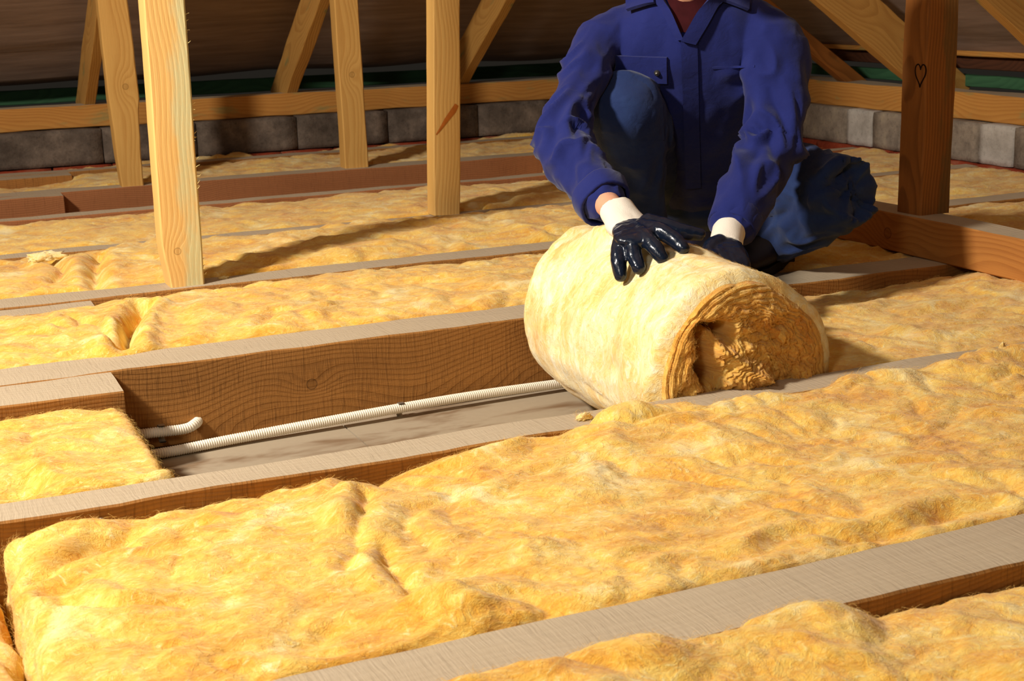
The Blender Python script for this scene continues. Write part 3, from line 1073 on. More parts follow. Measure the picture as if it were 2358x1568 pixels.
wy = fbm(pq * 2.6 + 71, 2) * .20 * crump + fbm(pq * 7 + 91, 3) * .11 * crump + fbm(pq * 5 + 53, 2) * .015
rw = np.hypot((uu + wx) * 1.0, (vv + wy))
aw = np.arctan2(vv + wy, uu + wx)
ph = rw * 19 + aw / (2 * math.pi)
lay = np.abs(np.sin(ph * math.pi)) ** .5
sub = np.abs(np.sin(ph * math.pi * 3.0 + 2.5 * perlin(pq * 5 + 5)))
dep = -.0050 * lay - .0012 * sub + .022 * fbm(pq * 3.5 + 21, 2) * crump + .008 * fbm(pq * 11 + 7, 3) * (.3 + crump)


def seg_d(poly):
    dm = np.full(len(uu), 9.)
    q = np.c_[uu + .03 * perlin(pq * 9 + 3), vv + .03 * perlin(pq * 9 + 13)]
    poly = np.asarray(poly, float)
    for i in range(len(poly) - 1):
        e = poly[i + 1] - poly[i]
        tt = np.clip(((q - poly[i]) @ e) / (e @ e), 0, 1)
        dm = np.minimum(dm, np.linalg.norm(q - poly[i] - tt[:, None] * e, axis=1))
    return dm


def uvp(x, y):
    p = at(x, y, RY0)
    return ((p[0] - cen[0]) / RRAD, (p[2] - cen[2]) / RRAD)


g1 = seg_d([uvp(1612, 760), uvp(1617, 800), uvp(1618, 840), uvp(1632, 872)])
g2 = seg_d([uvp(1612, 758), uvp(1650, 752), uvp(1662, 752)])
g3 = seg_d([uvp(1655, 752), uvp(1662, 775)])
core = seg_d([uvp(1650, 862), uvp(1700, 868), uvp(1740, 872)])
flap = seg_d([uvp(1640, 800), uvp(1665, 810), uvp(1700, 845), uvp(1740, 860)])
core2 = seg_d([uvp(1700, 790), uvp(1740, 810)])
dep = dep + .100 * np.exp(-(g1 / .065) ** 2) + .05 * np.exp(-(g2 / .045) ** 2) + .06 * np.exp(-(g3 / .05) ** 2)
dep = dep - .022 * np.exp(-(core / .10) ** 2) - .020 * np.exp(-(flap / .055) ** 2) - .012 * np.exp(-(core2 / .16) ** 2)
dep = dep + .010 * np.exp(-(seg_d([uvp(1560, 905), uvp(1600, 870), uvp(1590, 840)]) / .05) ** 2)
dep = dep + .020 * fbm(pq * 9 + 41, 3) * np.exp(-(g1 / .20) ** 2)
fade = np.clip((1 - rr_) / .03, 0, 1)
F[:, 1] += dep * fade - .010 * (1 - np.clip(1 - (1 - rr_) / .25, 0, 1) ** 2)
mb = MB()
mb.add(F, grid_faces(nr_, na, 0, True, True), 0, np.c_[rw * RRAD, np.cos(aw) * .05, np.sin(aw) * .05])
me = mb.mesh('layered_end', [wool_face])
bm = bmesh.new(); bm.from_mesh(me); bmesh.ops.recalc_face_normals(bm, faces=bm.faces)
if sum(f.normal.y for f in bm.faces) > 0:
    bmesh.ops.reverse_faces(bm, faces=bm.faces[:])
bm.to_mesh(me); bm.free()
o = tag(obj('layered_end', me, roll), 'crumpled layered end of the roll with a torn hollow')
Vn, Nn = mesh_np(me)
fibres(Vn[RR.ravel() > .3], Nn[RR.ravel() > .3], 9000, .004, .014, wid=.00016, lift=.004, along=(0, 0, 0), parent=o, mat=wool_face)
batt('unrolled_strip', None, 1.44, 3.7, YB[1] + .006, YC[0] - .006, top=-.012, xres=[(1.4, .0065), (2.7, .008), (3.0, .02), (4, .03)], res=.0065, seed=33., amp=.8, nf=9000, fl=(.006, .025), vis=(1.5, 3.),
     parent=roll, zfun=lambda x, y: np.interp(y, [2.05, 2.2, 2.5, 2.7], [.0, .010, .012, -.010]))

# wool tufts lying about
def tuft(px, py, size, label, z=0.0, seed=0., flat=.45):
    p = onz(px, py, z)
    bm = bmesh.new(); bmesh.ops.create_icosphere(bm, subdivisions=4, radius=1.0)
    V = np.array([v.co[:] for v in bm.verts])
    f = [tuple(v.index for v in q.verts) for q in bm.faces]; bm.free()
    n = V.copy()
    V = V * (1 + .8 * fbm(V * 1.6 + seed, 3) + .5 * np.abs(fbm(V * 4 + seed, 3)))[:, None] * np.asarray(size)
    V[:, 2] = np.maximum(V[:, 2], -size[2] * .55)
    V = V + p + (0, 0, size[2] * .55 + .0005)
    mb = MB(); mb.add(V, f)
    o = obj('wool_tuft', mb.mesh('wool_tuft', [wool_roll]))
    tag(o, label, 'wool scrap', 'loose wool tufts')
    Vn, Nn = mesh_np(o.data)
    fibres(Vn, Nn, 160, .004, .014, lift=.006, along=(0, 0, 0), parent=o, mat=wool_roll)


tuft(105, 600, (.040, .014, .014), 'pale torn wool tuft by the narrow joist at far left', .006, 1.)
tuft(515, 642, (.010, .005, .004), 'tiny wool scrap on the joist right of the tall post', 0, 2.)
tuft(1345, 966, (.012, .006, .006), 'small pale wool scrap on the long joist below the roll', 0, 3.)
tuft(2308, 812, (.006, .004, .012), 'upright wool wisp on the joist at right edge', .0, 5.)
tuft(1745, 884, (.022, .008, .004), 'torn wool shred hanging from the roll onto the joist', .0, 6.)

# ------------------------------------------------------------------ conduit, clips, nail
white = plain('white_corrugated_plastic', srgb(236, 226, 206), .45, .4, **dict(Subsurface_Weight=0.0))
metal = plain('galvanised_steel', srgb(170, 164, 150), .4, .5, Metallic=0.8)


def conduit(label, path, rad=.0103, period=.0046):
    P = np.asarray(path, float)
    # resample along a smooth curve
    E = np.vstack([2 * P[0] - P[1], P, 2 * P[-1] - P[-2]])
    out = []
    for i in range(1, len(E) - 2):
        for t_ in np.linspace(0, 1, 60, endpoint=False):
            a, b_, c, d = E[i - 1], E[i], E[i + 1], E[i + 2]
            out.append(.5 * (2 * b_ + (c - a) * t_ + (2 * a - 5 * b_ + 4 * c - d) * t_ ** 2 + (3 * b_ - a - 3 * c + d) * t_ ** 3))
    out.append(P[-1]); out = np.array(out)
    s = np.concatenate([[0], np.cumsum(np.linalg.norm(np.diff(out, axis=0), axis=1))])
    n = int(s[-1] / period * 5)
    ss = np.linspace(0, s[-1], n)
    Q = np.stack([np.interp(ss, s, out[:, k]) for k in range(3)], 1)
    rr = rad - .0017 * (1 - np.clip(1.5 * np.sin(ss / period * 2 * math.pi) + .6, -1, 1)) / 2
    mb = MB()
    tube(mb, Q, rr, 18, (0, 0, 1), True, round_end=False)
    o = obj('corrugated_conduit', mb.mesh('corrugated_conduit', [white]))
    tag(o, label, 'conduit', 'white corrugated conduits')
    return o


zc = -J + .0115
conduit('long white corrugated conduit running along the foot of the knotty joist to the roll',
        [(-.3, 2.655, zc), (.2, 2.650, zc), (.45, 2.648, zc), (.60, 2.662, zc + .002), (.85, 2.672, zc + .008), (1.1, 2.684, zc + .010), (1.35, 2.690, zc + .006), (1.7, 2.69, zc)])
e2 = at(452, 975, 2.705)
conduit('short white corrugated conduit bending into a hole in the knotty joist',
        [(-.3, 2.690, zc + .028), (.2, 2.690, zc + .028), (.42, 2.690, zc + .030), (e2[0] - .03, 2.693, e2[2] - .004), (e2[0] - .004, 2.702, e2[2]), (e2[0] + .008, 2.722, e2[2] + .001)])


def clip(px, py, Y, label, r=.0125):
    c = at(px, py, Y)
    mb = MB()
    pts = [(0, -.45 * r, 1.22 * r), (0, .25 * r, 1.30 * r), (0, 1.0 * r, .85 * r), (0, 1.2 * r, 0), (0, 1.0 * r, -.85 * r), (0, .25 * r, -1.30 * r), (0, -.45 * r, -1.22 * r)]
    V = []
    for sx in (-.006, .006):
        for th in (0, .0012):
            V += [(c[0] + sx, c[1] + p[1] * (1 + th * 90), c[2] + p[2] * (1 + th * 90)) for p in pts]
    n = len(pts)
    f = []
    for i in range(n - 1):
        f += [(n + i, n + i + 1, 3 * n + i + 1, 3 * n + i), (i, 2 * n + i, 2 * n + i + 1, i + 1), (i, i + 1, n + i + 1, n + i), (2 * n + i, 3 * n + i, 3 * n + i + 1, 2 * n + i + 1)]
    mb.add(V, f)
    o = obj('conduit_clip', mb.mesh('conduit_clip', [metal], False))
    tag(o, label, 'clip', 'conduit clips')


clip(924, 946, 2.676, 'steel clip holding the long conduit at mid span')
clip(373, 998, 2.690, 'steel clip holding the short bent conduit')

nail = thing('nail', 'bent nail head in the side of the long joist at lower left', 'nail')
p = at(232, 1192, YB[0])
mb = MB(); tube(mb, [p + (0, .03, 0), p - (0, .006, .002)], [.0016, .0016], 8, (0, 0, 1), round_end=False); obj('shank', mb.mesh('shank', [metal]), nail)
mb = MB(); tube(mb, [p - (0, .006, .002), p - (0, .0078, .0024)], [.0045, .0045], 12, (0, 0, 1), round_end=False); obj('nail_head', mb.mesh('nail_head', [metal]), nail)

# ------------------------------------------------------------------ the worker
BP = np.array([1.78, 2.97, 0.0])
PR, PF = np.array([.857, -.515, 0.]), np.array([-.515, -.857, 0.])     # his left (picture right) and the way he faces


def pp(x, y, b):
    """point seen at a pixel, b metres in front of the plane through his hips"""
    d = ray(x, y)
    o = np.array([0, 0, CAMH])
    t_ = (b - (o - BP) @ PF) / (d @ PF)
    return o + d * t_


def remesh(mb, name, voxel, smooth, mats):
    me = mb.mesh(name + '_raw', [])
    ob = bpy.data.objects.new('raw', me); col.objects.link(ob)
    m = ob.modifiers.new('r', 'REMESH'); m.mode = 'VOXEL'; m.voxel_size = voxel; m.use_smooth_shade = True
    if smooth:
        s = ob.modifiers.new('s', 'SMOOTH'); s.factor = .5; s.iterations = smooth
    dg = bpy.context.evaluated_depsgraph_get(); dg.update()
    out = bpy.data.meshes.new_from_object(ob.evaluated_get(dg), depsgraph=dg)
    out.name = name
    bpy.data.objects.remove(ob); bpy.data.meshes.remove(me)
    out.materials.clear()
    for q in mats:
        out.materials.append(q)
    out.polygons.foreach_set('use_smooth', np.ones(len(out.polygons), bool))
    setrest(out)
    return out


def limb_coord(V, poly):
    """(distance along the limb, distance from its axis, radial direction)"""
    poly = np.asarray(poly, float)
    best = np.full(len(V), 9.); tt = np.zeros(len(V)); rdv = np.zeros((len(V), 3))
    acc = 0
    for i in range(len(poly) - 1):
        e = poly[i + 1] - poly[i]; L = np.linalg.norm(e)
        k = np.clip(((V - poly[i]) @ e) / (L * L), 0, 1)
        c = poly[i] + k[:, None] * e
        d = np.linalg.norm(V - c, axis=1)
        m = d < best
        best[m] = d[m]; tt[m] = acc + k[m] * L; rdv[m] = (V - c)[m]
        acc += L
    return tt, best, rdv / np.maximum(best, 1e-6)[:, None]


def folds(me, spec, base=.003, base_scale=(9, 9, 7), seed=0.):
    """cloth folds: ridges across each limb, strongest round its joints"""
    V, N = mesh_np(me)
    d = fbm(V * base_scale + seed, 3) * base * 1.6
    for (poly, rmax, joints, freq, amp, sd, skew) in spec:
        tt, ds, rv = limb_coord(V, poly)
        w = np.clip((rmax - ds) / (rmax * .25), 0, 1)
        a = np.zeros(len(V)) + .22
        for (j, wd, k) in joints:
            a = np.maximum(a, k * np.exp(-((tt - j) / wd) ** 2))
        warp = perlin(np.c_[tt * 5, rv[:, 0] * 1.2, rv[:, 2] * 1.2] + sd)
        q = np.c_[tt * freq + warp * 1.4 + skew * rv[:, 0] * 1.3 + skew * rv[:, 2], rv[:, 0] * 1.1 + 3, rv[:, 2] * 1.1 + rv[:, 1]] + sd
        f = perlin(q)
        rid = (.28 - np.abs(f)) * 1.6 + .35 * perlin(q * 1.9 + 8)
        d = d + w * a * amp * rid
    V = V + N * d[:, None]
    me.vertices.foreach_set('co', V.astype(np.float32).ravel())
    me.update()


def cloth(name, c, hi, scale=900):
    t = NT(name)
    r = t.rest()
    n = t.noise(r, 12.0, 4, .6)
    s3 = t.sep(r)
    w = t.m('SINE', t.m('MULTIPLY', t.m('ADD', t.m('ADD', s3[0], s3[1]), t.m('MULTIPLY', s3[2], 1.3)), 1500.0))
    f = t.noise(r, scale, 2, .6)
    cc = t.mix(t.m('MULTIPLY', t.sstep(n, .35, .7), .5), c, hi)
    cc = t.mix(t.m('MULTIPLY', f, .35), cc, tuple(x * .6 for x in c))
    wr = t.noise(t.vm('MULTIPLY', r, (26, 26, 34)), 1.0, 3, .55, .6)
    t.bump(t.m('ADD', t.m('MULTIPLY', f, .12), t.m('MULTIPLY', wr, .9)), .55, .004)
    return t.fin(cc, .85, .15, Sheen_Weight=.12, Sheen_Roughness=.5)


m_jacket = cloth('royal_blue_twill', srgb(29, 37, 100), srgb(37, 47, 117))
m_trou = cloth('navy_work_cloth', srgb(34, 50, 94), srgb(50, 72, 118))
m_cuff = plain('off_white_knit', srgb(240, 230, 214), .9, .1, 0, 0, .5, 700)
m_coat = plain('dark_blue_nitrile', srgb(18, 26, 42), .22, .5, 0, 0, .25, 160)
m_skin = plain('skin', srgb(226, 168, 136), .55, .35, 30, .15, .2, 300)
m_shirt = plain('maroon_shirt', srgb(62, 20, 24), .85, .1, 40, .5)
m_hair = plain('brown_hair', srgb(58, 40, 28), .6, .3, 80, .5, .6, 220)
m_boot = plain('brown_leather_boot', srgb(40, 30, 24), .6, .3, 20, .3)
m_snap = plain('dull_snap_button', srgb(120, 116, 104), .35, .5, Metallic=.9)

S_R, S_L = pp(1380, 98, .18), pp(1772, 104, .18)
E_R, W_R = pp(1306, 330, .40), pp(1393, 468, .59)
E_L, W_L = pp(1772, 335, .27), pp(1684, 522, .44)
H_R, K_R, A_R = pp(1525, 425, -.24), pp(1437, 250, .22), pp(1482, 540, .05)
H_L, K_L, A_L = pp(1690, 425, -.22), pp(1948, 446, .13), pp(1776, 560, -.06)
CH = pp(1583, 185, .05)

person = thing('person', 'crouching worker in blue overalls and gloves pressing down on the wool roll', 'person')
# skin: head, neck, arms in one surface
NK = pp(1580, -28, .20)
HD = NK + np.array([0, 0, .165]) + PF * .12
mb = MB()
tube(mb, [CH, pp(1582, 60, .12), NK, NK + (HD - NK) * .55], [(.12, .09), (.12, .07), .056, .055], 18, PR, sub=3)
hz = np.array([0, 0, 1.])
up = unit(hz + PF * .12); fw = unit(PF - hz * .25)
for (o_, r_) in (((0, .0, .035), (.074, .092, .085)), ((0, .012, -.035), (.062, .070, .070)), ((0, .05, -.07), (.036, .034, .034)),
                 ((0, .088, -.008), (.011, .016, .022)), ((0, .078, .018), (.010, .014, .028)), ((.072, -.006, -.005), (.009, .017, .028)),
                 ((-.072, -.006, -.005), (.009, .017, .028)), ((0, .078, -.048), (.022, .012, .007)), ((0, .076, .030), (.045, .014, .010))):
    c = HD + PR * o_[0] + fw * o_[1] + up * o_[2]
    bm = bmesh.new(); bmesh.ops.create_icosphere(bm, subdivisions=3, radius=1.0)
    Vh = np.array([v.co[:] for v in bm.verts])
    mb.add(c + np.outer(Vh[:, 0] * r_[0], PR) + np.outer(Vh[:, 1] * r_[1], fw) + np.outer(Vh[:, 2] * r_[2], up), [tuple(v.index for v in f.verts) for f in bm.faces]); bm.free()
for (S0, E0, W0, ext) in ((S_R, E_R, W_R, at(1434, 504, 2.418)), (S_L, E_L, W_L, pp(1674, 545, .475))):
    tube(mb, [CH + (S0 - CH) * .6, S0, E0, W0 * .85 + E0 * .15, ext], [.05, .036, .029, .029, .022], 14, PR, sub=3)
body = obj('body', remesh(mb, 'body', .004, 6, [m_skin]), person)
m_eye = plain('eye', srgb(230, 226, 220), .2, .5)
m_iris = plain('iris', srgb(60, 44, 30), .2, .5)
for sx in (-1, 1):
    c = HD + PR * .030 * sx + fw * .076 + up * .008
    bm = bmesh.new(); bmesh.ops.create_uvsphere(bm, u_segments=14, v_segments=10, radius=.0125)
    Vh = np.array([v.co[:] for v in bm.verts]); fa = [tuple(v.index for v in f.verts) for f in bm.faces]; bm.free()
    mb = MB(); mb.add(c + Vh, fa); e = obj('eye', mb.mesh('eye', [m_eye]), body)
    mb = MB(); mb.add(c + fw * .0085 + Vh * .5, fa); obj('iris', mb.mesh('iris', [m_iris]), body)
mb = MB()
for (o_, r_) in (((0, -.018, .050), (.084, .095, .080)), ((0, -.045, .0), (.074, .06, .075)), ((0, .05, .098), (.05, .035, .022))):
    c = HD + PR * o_[0] + fw * o_[1] + up * o_[2]
    bm = bmesh.new(); bmesh.ops.create_icosphere(bm, subdivisions=3, radius=1.0)
    Vh = np.array([v.co[:] for v in bm.verts])
    mb.add(c + np.outer(Vh[:, 0] * r_[0], PR) + np.outer(Vh[:, 1] * r_[1], fw) + np.outer(Vh[:, 2] * r_[2], up), [tuple(v.index for v in f.verts) for f in bm.faces]); bm.free()
hm = remesh(mb, 'hair', .005, 3, [m_hair])
Vn, Nn = mesh_np(hm); Vn = Vn + Nn * (perlin(Vn * (90, 90, 25)) * .005)[:, None]
hm.vertices.foreach_set('co', Vn.astype(np.float32).ravel()); hm.update()
obj('hair', hm, person)

# jacket
mb = MB()
tube(mb, [pp(1592, 455, -.30), pp(1592, 405, -.25), pp(1592, 310, -.11), CH, pp(1581, 100, .125), pp(1580, 35, .165), pp(1580, -8, .18)],
     [(.17, .13), (.185, .14), (.19, .14), (.205, .138), (.205, .12), (.165, .095), (.085, .07)], 28, PR, sub=4)
for (S0, E0, W0, sgn, rr) in ((S_R, E_R, W_R, -1, (.062, .054, .048, .046, .053, .053, .050)), (S_L, E_L, W_L, 1, (.066, .070, .068, .064, .064, .058, .050))):
    c0 = pp(1582, 60, .12) + PR * sgn * .10
    tube(mb, [c0, S0, S0 * .62 + E0 * .38 + PR * sgn * .014, S0 * .25 + E0 * .75 + PR * sgn * .016, E0 + PR * sgn * .004, E0 * .5 + W0 * .5, W0 * .93 + E0 * .07],
         rr, 22, PR, sub=4)
jm = remesh(mb, 'jacket', .0055, 5, [m_jacket])
la = np.linalg.norm(S_R - E_R)
lb = np.linalg.norm(S_L - E_L)
folds(jm, [([S_R, E_R, W_R], .11, [(.10, .05, .8), (la - .04, .09, 1.25), (la + .08, .07, .8)], 13, .030, 3., .5),
           ([S_L, E_L, W_L], .12, [(.08, .05, .7), (lb - .02, .10, 1.3), (lb + .11, .07, 1.0)], 12, .032, 9., -.5)], .010, (6, 6, 3.5), 5.)
setrest(jm)
jacket = tag(obj('jacket', jm, person), 'royal blue work jacket with long sleeves')
dg = bpy.context.evaluated_depsgraph_get()
bvj = BVHTree.FromPolygons([v.co[:] for v in jm.vertices], [p.vertices[:] for p in jm.polygons])


def onto(bv, x, y):
    h = bv.ray_cast(Vector((0, 0, CAMH)), Vector(ray(x, y)))
    return (np.array(h[0]), np.array(h[1])) if h[0] is not None else (None, None)


def patch(name, cor, nu, nv, off, th, parent, mat, bv=None, lift=None, sm=3):
    """a sewn-on piece of cloth lying on the garment"""
    cor = np.asarray(cor, float)
    Pq = np.zeros((nu, nv, 3)); Nq = np.zeros((nu, nv, 3))
    for i in range(nu):
        for j in range(nv):
            a, b_ = i / (nu - 1), j / (nv - 1)
            px = (cor[0] * (1 - a) + cor[1] * a) * (1 - b_) + (cor[3] * (1 - a) + cor[2] * a) * b_
            h, n = onto(bv or bvj, *px)
            if h is None:
                h, n = pp(*px, .2), PF
            Pq[i, j] = h; Nq[i, j] = n
    for _ in range(sm):
        for Aq in (Pq, Nq):
            Bq = Aq.copy()
            Bq[1:-1] += Aq[2:] + Aq[:-2]; Bq[1:-1] /= 3
            Cq = Bq.copy(); Cq[:, 1:-1] += Bq[:, 2:] + Bq[:, :-2]; Cq[:, 1:-1] /= 3
            Aq[:] = Cq
    Nq /= np.linalg.norm(Nq, axis=2)[..., None]
    lf = np.zeros((nu, nv)) + off
    if lift is not None:
        lf = lf + np.array([[lift(i / (nu - 1), j / (nv - 1)) for j in range(nv)] for i in range(nu)])
    T_ = (Pq + Nq * lf[..., None]).reshape(-1, 3); B_ = (Pq + Nq * (lf - th)[..., None]).reshape(-1, 3)
    k = nu * nv
    f = grid_faces(nu, nv, 0, True) + grid_faces(nu, nv, k)
    ring = [i * nv for i in range(nu)] + [(nu - 1) * nv + j for j in range(1, nv)] + [i * nv + nv - 1 for i in range(nu - 2, -1, -1)] + [j for j in range(nv - 2, 0, -1)]
    for a, b_ in zip(ring, ring[1:] + ring[:1]):
        f.append((a, b_, k + b_, k + a))
    mb = MB(); mb.add(np.vstack([T_, B_]), f)
    me = mb.mesh(name, [mat])
    bm = bmesh.new(); bm.from_mesh(me); bmesh.ops.recalc_face_normals(bm, faces=bm.faces)
    for e in bm.edges:
        if len(e.link_faces) == 2 and e.calc_face_angle(0) > .9:
            e.smooth = False
    bm.to_mesh(me); bm.free()
    return obj(name, me, parent)


patch('pocket_flap', [(1416, 127), (1537, 131), (1537, 188), (1418, 184)], 16, 8, .0065, .007, jacket, m_jacket, lift=lambda a, b_: .003 * b_)
patch('chest_seam', [(1640, 154), (1738, 150), (1738, 155), (1640, 159)], 12, 3, .0016, .003, jacket, m_jacket)
h, n = onto(bvj, 1515, 165)
mb = MB(); tube(mb, [h + n * .008, h + n * .0115], [.0078, .0055], 16, (0, 0, 1)); tag(obj('snap_button', mb.mesh('snap_button', [m_snap]), jacket), 'dull metal snap button')
patch('shirt', [(1530, -22), (1640, -22), (1580, 74), (1564, 74)], 12, 12, .003, .004, person, m_shirt)
patch('collar', [(1436, -30), (1520, -34), (1513, 14), (1452, 34)], 10, 8, .013, .008, jacket, m_jacket, lift=lambda a, b_: .006 * b_)
patch('lapel', [(1505, -10), (1528, -14), (1576, 90), (1560, 92)], 6, 14, .010, .009, jacket, m_jacket, lift=lambda a, b_: .006 * a)
patch('lapel', [(1632, -14), (1668, -10), (1602, 100), (1570, 92)], 6, 14, .012, .010, jacket, m_jacket, lift=lambda a, b_: .008 * (1 - a))
patch('collar', [(1640, -34), (1730, -30), (1716, 30), (1650, 6)], 10, 8, .011, .008, jacket, m_jacket, lift=lambda a, b_: .006 * b_)
patch('placket', [(1568, 92), (1606, 98), (1614, 430), (1580, 430)], 6, 30, .004, .005, jacket, m_jacket, lift=lambda a, b_: .004 * (1 - a))


def open_cuff(name, p0, p1, r0, r1, parent, mat, th=.004, n=26, ref=PR, seed=0.):
    """turned cloth cuff with a hollow mouth"""
    mb = MB()
    L = p1 - p0
    prof = [(0, r0 - th), (0, r0 + .001), (.12, r0 + .003), (.9, r1 + .003), (1.0, r1 + .0015), (1.0, r1 - th), (.3, r0 - th * 1.5)]
    T = unit(L); a = unit(ref - T * np.dot(ref, T)); b_ = np.cross(T, a)
    V = []
    for (s, r) in prof:
        for k in range(n):
            an = k / n * 2 * math.pi
            q = r * (1 + .05 * math.sin(2 * an + seed) + .03 * math.sin(5 * an + seed * 2))
            V.append(p0 + L * s + a * math.cos(an) * q + b_ * math.sin(an) * q)
    mb.add(V, grid_faces(len(prof), n, 0, True, True))
    me = mb.mesh(name, [mat])
    bm = bmesh.new(); bm.from_mesh(me); bmesh.ops.recalc_face_normals(bm, faces=bm.faces); bm.to_mesh(me); bm.free()
    return obj(name, me, parent)


for (E0, W0, r0, r1, sd) in ((E_R, W_R, .0555, .0505, 0.), (E_L, W_L, .052, .049, 1.)):
    d = unit(W0 - E0)
    open_cuff('sleeve_cuff', W0 - d * .040, W0 + d * .002, r0, r1, jacket, m_jacket, seed=sd)

# trousers
mb = MB()
tube(mb, [H_R - PR * .02 + (0, 0, .0), (H_R + H_L) / 2, H_L + PR * .02], [(.115, .12), (.12, .13), (.115, .12)], 20, hz, sub=3)
tube(mb, [H_R, H_R * .5 + K_R * .5 + (0, 0, .012), K_R * .92 + H_R * .08, K_R + PF * .004, K_R * .72 + A_R * .28, K_R * .4 + A_R * .6, A_R], [.105, .098, .090, .086, .078, .065, .056], 22, PR, sub=4)
tube(mb, [K_R + PF * .006 - hz * .01, K_R * .8 + A_R * .2 + PF * .016], [.083, .072], 20, PR)
tube(mb, [H_L, H_L * .5 + K_L * .5 + (0, 0, .012), K_L * .9 + H_L * .1, K_L, K_L * .72 + A_L * .28, K_L * .4 + A_L * .6, A_L], [.105, .096, .088, .078, .076, .066, .056], 22, hz, sub=4)
tm = remesh(mb, 'trousers', .0055, 5, [m_trou])
lt, ll = np.linalg.norm(H_R - K_R), np.linalg.norm(H_L - K_L)
folds(tm, [([H_R, K_R, A_R], .13, [(lt - .13, .06, .8), (lt + .15, .08, .9), (lt, .05, .12)], 13, .018, 21., .4),
           ([H_L, K_L, A_L], .13, [(ll - .14, .10, .9), (ll + .02, .07, 1.2), (ll + .16, .10, 1.1)], 13, .022, 33., .8)], .004, (7, 7, 6), 15.)
setrest(tm)
trousers = tag(obj('trousers', tm, person), 'navy work trousers')
bvt = BVHTree.FromPolygons([v.co[:] for v in tm.vertices], [p.vertices[:] for p in tm.polygons])
patch('knee_patch', [(1368, 178), (1522, 170), (1528, 322), (1362, 318)], 18, 20, .0018, .003, trousers, m_trou, bv=bvt, sm=2)

# boots
for (A0, dr) in ((A_R, PF), (A_L, unit(PF - PR * .5))):
    g = np.array([A0[0], A0[1], .012])
    mb = MB()
    sdv = np.cross(hz, dr)
    tube(mb, [A0 - hz * .01, (A0 * .4 + g * .6) + hz * .03 - dr * .02, g + hz * .03 - dr * .035], [.050, .046, .040], 16, sdv)
    tube(mb, [g + hz * .030 - dr * .045, g + hz * .040 + dr * .03, g + hz * .034 + dr * .10, g + hz * .026 + dr * .165], [(.036, .030), (.042, .040), (.046, .034), (.036, .024)], 16, sdv, sub=2)
    bt = obj('boot', remesh(mb, 'boot', .005, 3, [m_boot]), person)
    mb = MB()
    V = []
    for (t_, w_) in ((-.085, .028), (-.06, .036), (.0, .036), (.06, .040), (.12, .046), (.17, .040), (.20, .022)):
        V += [g + dr * t_ + sdv * w_ * s + hz * z for s in (-1, 1) for z in (-.012, .012)]
    f = []
    for i in range(6):
        a = i * 4
        f += [(a, a + 4, a + 5, a + 1), (a + 2, a + 3, a + 7, a + 6), (a + 1, a + 5, a + 7, a + 3), (a, a + 2, a + 6, a + 4)]
    f += [(0, 1, 3, 2), (24, 26, 27, 25)]
    mb.add(V, f)
    obj('sole', mb.mesh('sole', [plain('rubber_sole', srgb(34, 30, 26), .8, .2)], False), bt)

# gloves
def glove(wr, kn, tips, thumb, cuff, label, rf=.0143):
    """kn: four knuckles; tips: (middle joint, tip) for each; thumb: polyline; cuff: (points, radii)"""
    g = obj('glove', None, person)
    g['label'] = label
    mb = MB()
    kn = [np.asarray(k, float) for k in kn]
    for k, (m_, tp) in zip(kn, tips):
        tube(mb, [wr * .55 + k * .45, k, m_, tp], [.018, .0165, rf * 1.05, rf * .86], 14, hz, sub=4)
    for a, b_ in zip(kn, kn[1:]):
        tube(mb, [a, b_], [.0135, .0135], 12, hz)
    tube(mb, [wr, wr * .4 + (kn[1] + kn[2]) * .3, (kn[1] + kn[2]) / 2], [(.020, .034), (.019, .042), (.0145, .043)], 20, hz, sub=2)
    tube(mb, thumb, [.020, .0185, .0155, .0118], 14, hz, sub=4)
    hm = remesh(mb, 'coated_hand', .0022, 4, [m_coat])
    V, N = mesh_np(hm)
    V = V + N * (fbm(V * 55 + 3, 2) * .0014 + (.25 - np.abs(perlin(V * 70 + 9))) * .0012)[:, None]
    hm.vertices.foreach_set('co', V.astype(np.float32).ravel()); hm.update(); setrest(hm)
    tag(obj('coated_hand', hm, g), 'glossy dark blue rubber coated fingers')
    mb = MB()
    tube(mb, cuff[0], cuff[1], 30, hz, sub=6, round_end=False)
    cm = remesh(mb, 'knit_cuff', .0026, 3, [m_cuff])
    V, N = mesh_np(cm)
    tt, ds, rv = limb_coord(V, cuff[0])
    V = V + N * (.0016 * perlin(np.c_[tt * 30, rv[:, 0] * 1.2, rv[:, 2] * 1.2] + 4) + .003 * np.clip(perlin(np.c_[tt * 22 + rv[:, 0], rv[:, 0] * .8, rv[:, 2] * .8] + 9), 0, 1))[:, None]
    cm.vertices.foreach_set('co', V.astype(np.float32).ravel()); cm.update(); setrest(cm)
    tag(obj('knit_cuff', cm, g), 'off white knitted cuff')
    return g


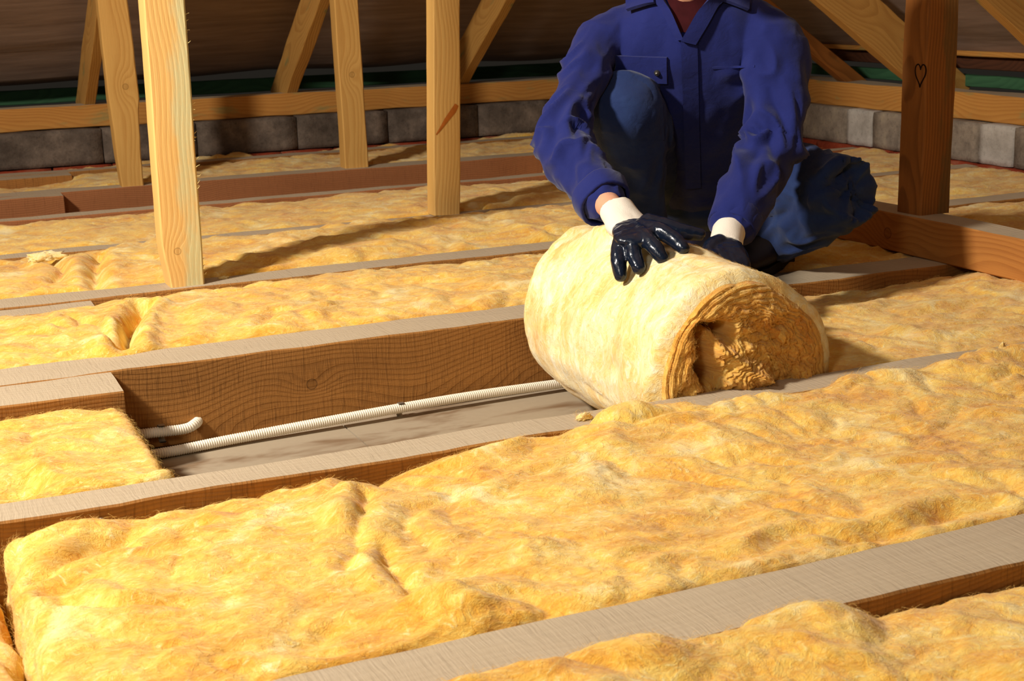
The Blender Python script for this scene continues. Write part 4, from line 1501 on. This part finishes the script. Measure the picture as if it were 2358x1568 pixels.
wr = at(1450, 520, 2.385)
kn = [at(1428, 566, 2.315), at(1453, 556, 2.30), at(1484, 545, 2.290), at(1516, 530, 2.290)]
up_ = np.array([0, 0, 1.])
tips = [(at(1424, 604, 2.292) + up_ * .002, at(1429, 634, 2.278)), (at(1462, 596, 2.270) + up_ * .003, at(1471, 618, 2.250)),
        (at(1508, 575, 2.252) + up_ * .003, at(1525, 596, 2.234)), (at(1550, 553, 2.258) + up_ * .003, at(1573, 572, 2.234))]
th = [at(1492, 515, 2.355), at(1530, 523, 2.335), at(1570, 533, 2.315), at(1611, 540, 2.300)]
glove(wr, kn, tips, th, ([at(1421, 484, 2.448), at(1433, 502, 2.42), at(1446, 520, 2.39), at(1462, 531, 2.362)], [(.030, .036), (.028, .037), (.026, .044), (.022, .046)]),
      "glove on the worker's right hand, spread flat on top of the roll")
w2 = pp(1670, 556, .50)
ax = np.array([1.39, 0, RZ])


def off(p, r):                     # keep a point r away from the roll's axis
    p = np.asarray(p, float); v = p - ax; v[1] = 0
    return np.array([ax[0], p[1], ax[2]]) + unit(v) * max(r, np.linalg.norm(v))


k0 = w2 + PF * .075 - hz * .030
kn2 = [off(k0 + PR * .032 + PF * -.01, .215), off(k0 + PR * .012, .215), off(k0 - PR * .010, .215), off(k0 - PR * .030 - PF * .004, .215)]
tp2 = [(off(k + PF * .035 - hz * .03, .205), off(k + PF * .06 - hz * .05, .200)) for k in kn2]
th2 = [w2 - PR * .012 + PF * .02, w2 - PR * .028 + PF * .04 - hz * .004, off(w2 - PR * .036 + PF * .065 - hz * .016, .205), off(w2 - PR * .038 + PF * .085 - hz * .03, .203)]
glove(w2 + PF * .015 - hz * .006, kn2, tp2, th2, ([W_L + (w2 - W_L) * .1, W_L + (w2 - W_L) * .6, w2 + PF * .012 - hz * .008], [.036, .034, (.026, .034)]),
      "glove on the worker's left hand, half hidden behind the roll")


# ------------------------------------------------------------------ finish: origins to each thing's base, lift to the floor datum
def place():
    tops = [o for o in scene.objects if o.parent is None and o.type in ('MESH', 'EMPTY')]
    done = set()
    for o in tops:
        fam = [o] + list(o.children_recursive)
        co = []
        for q in fam:
            if q.type == 'MESH' and len(q.data.vertices):
                v = np.empty(len(q.data.vertices) * 3, np.float32); q.data.vertices.foreach_get('co', v)
                v = v.reshape(-1, 3); co.append(v.min(0)); co.append(v.max(0))
        co = np.array(co); lo, hi = co.min(0), co.max(0)
        c = Vector(((lo[0] + hi[0]) / 2, (lo[1] + hi[1]) / 2, lo[2]))
        for q in fam:
            if q.type == 'MESH' and q.data.name not in done:
                q.data.transform(Matrix.Translation(-c)); done.add(q.data.name)
        o.location = c + Vector((0, 0, J))


place()
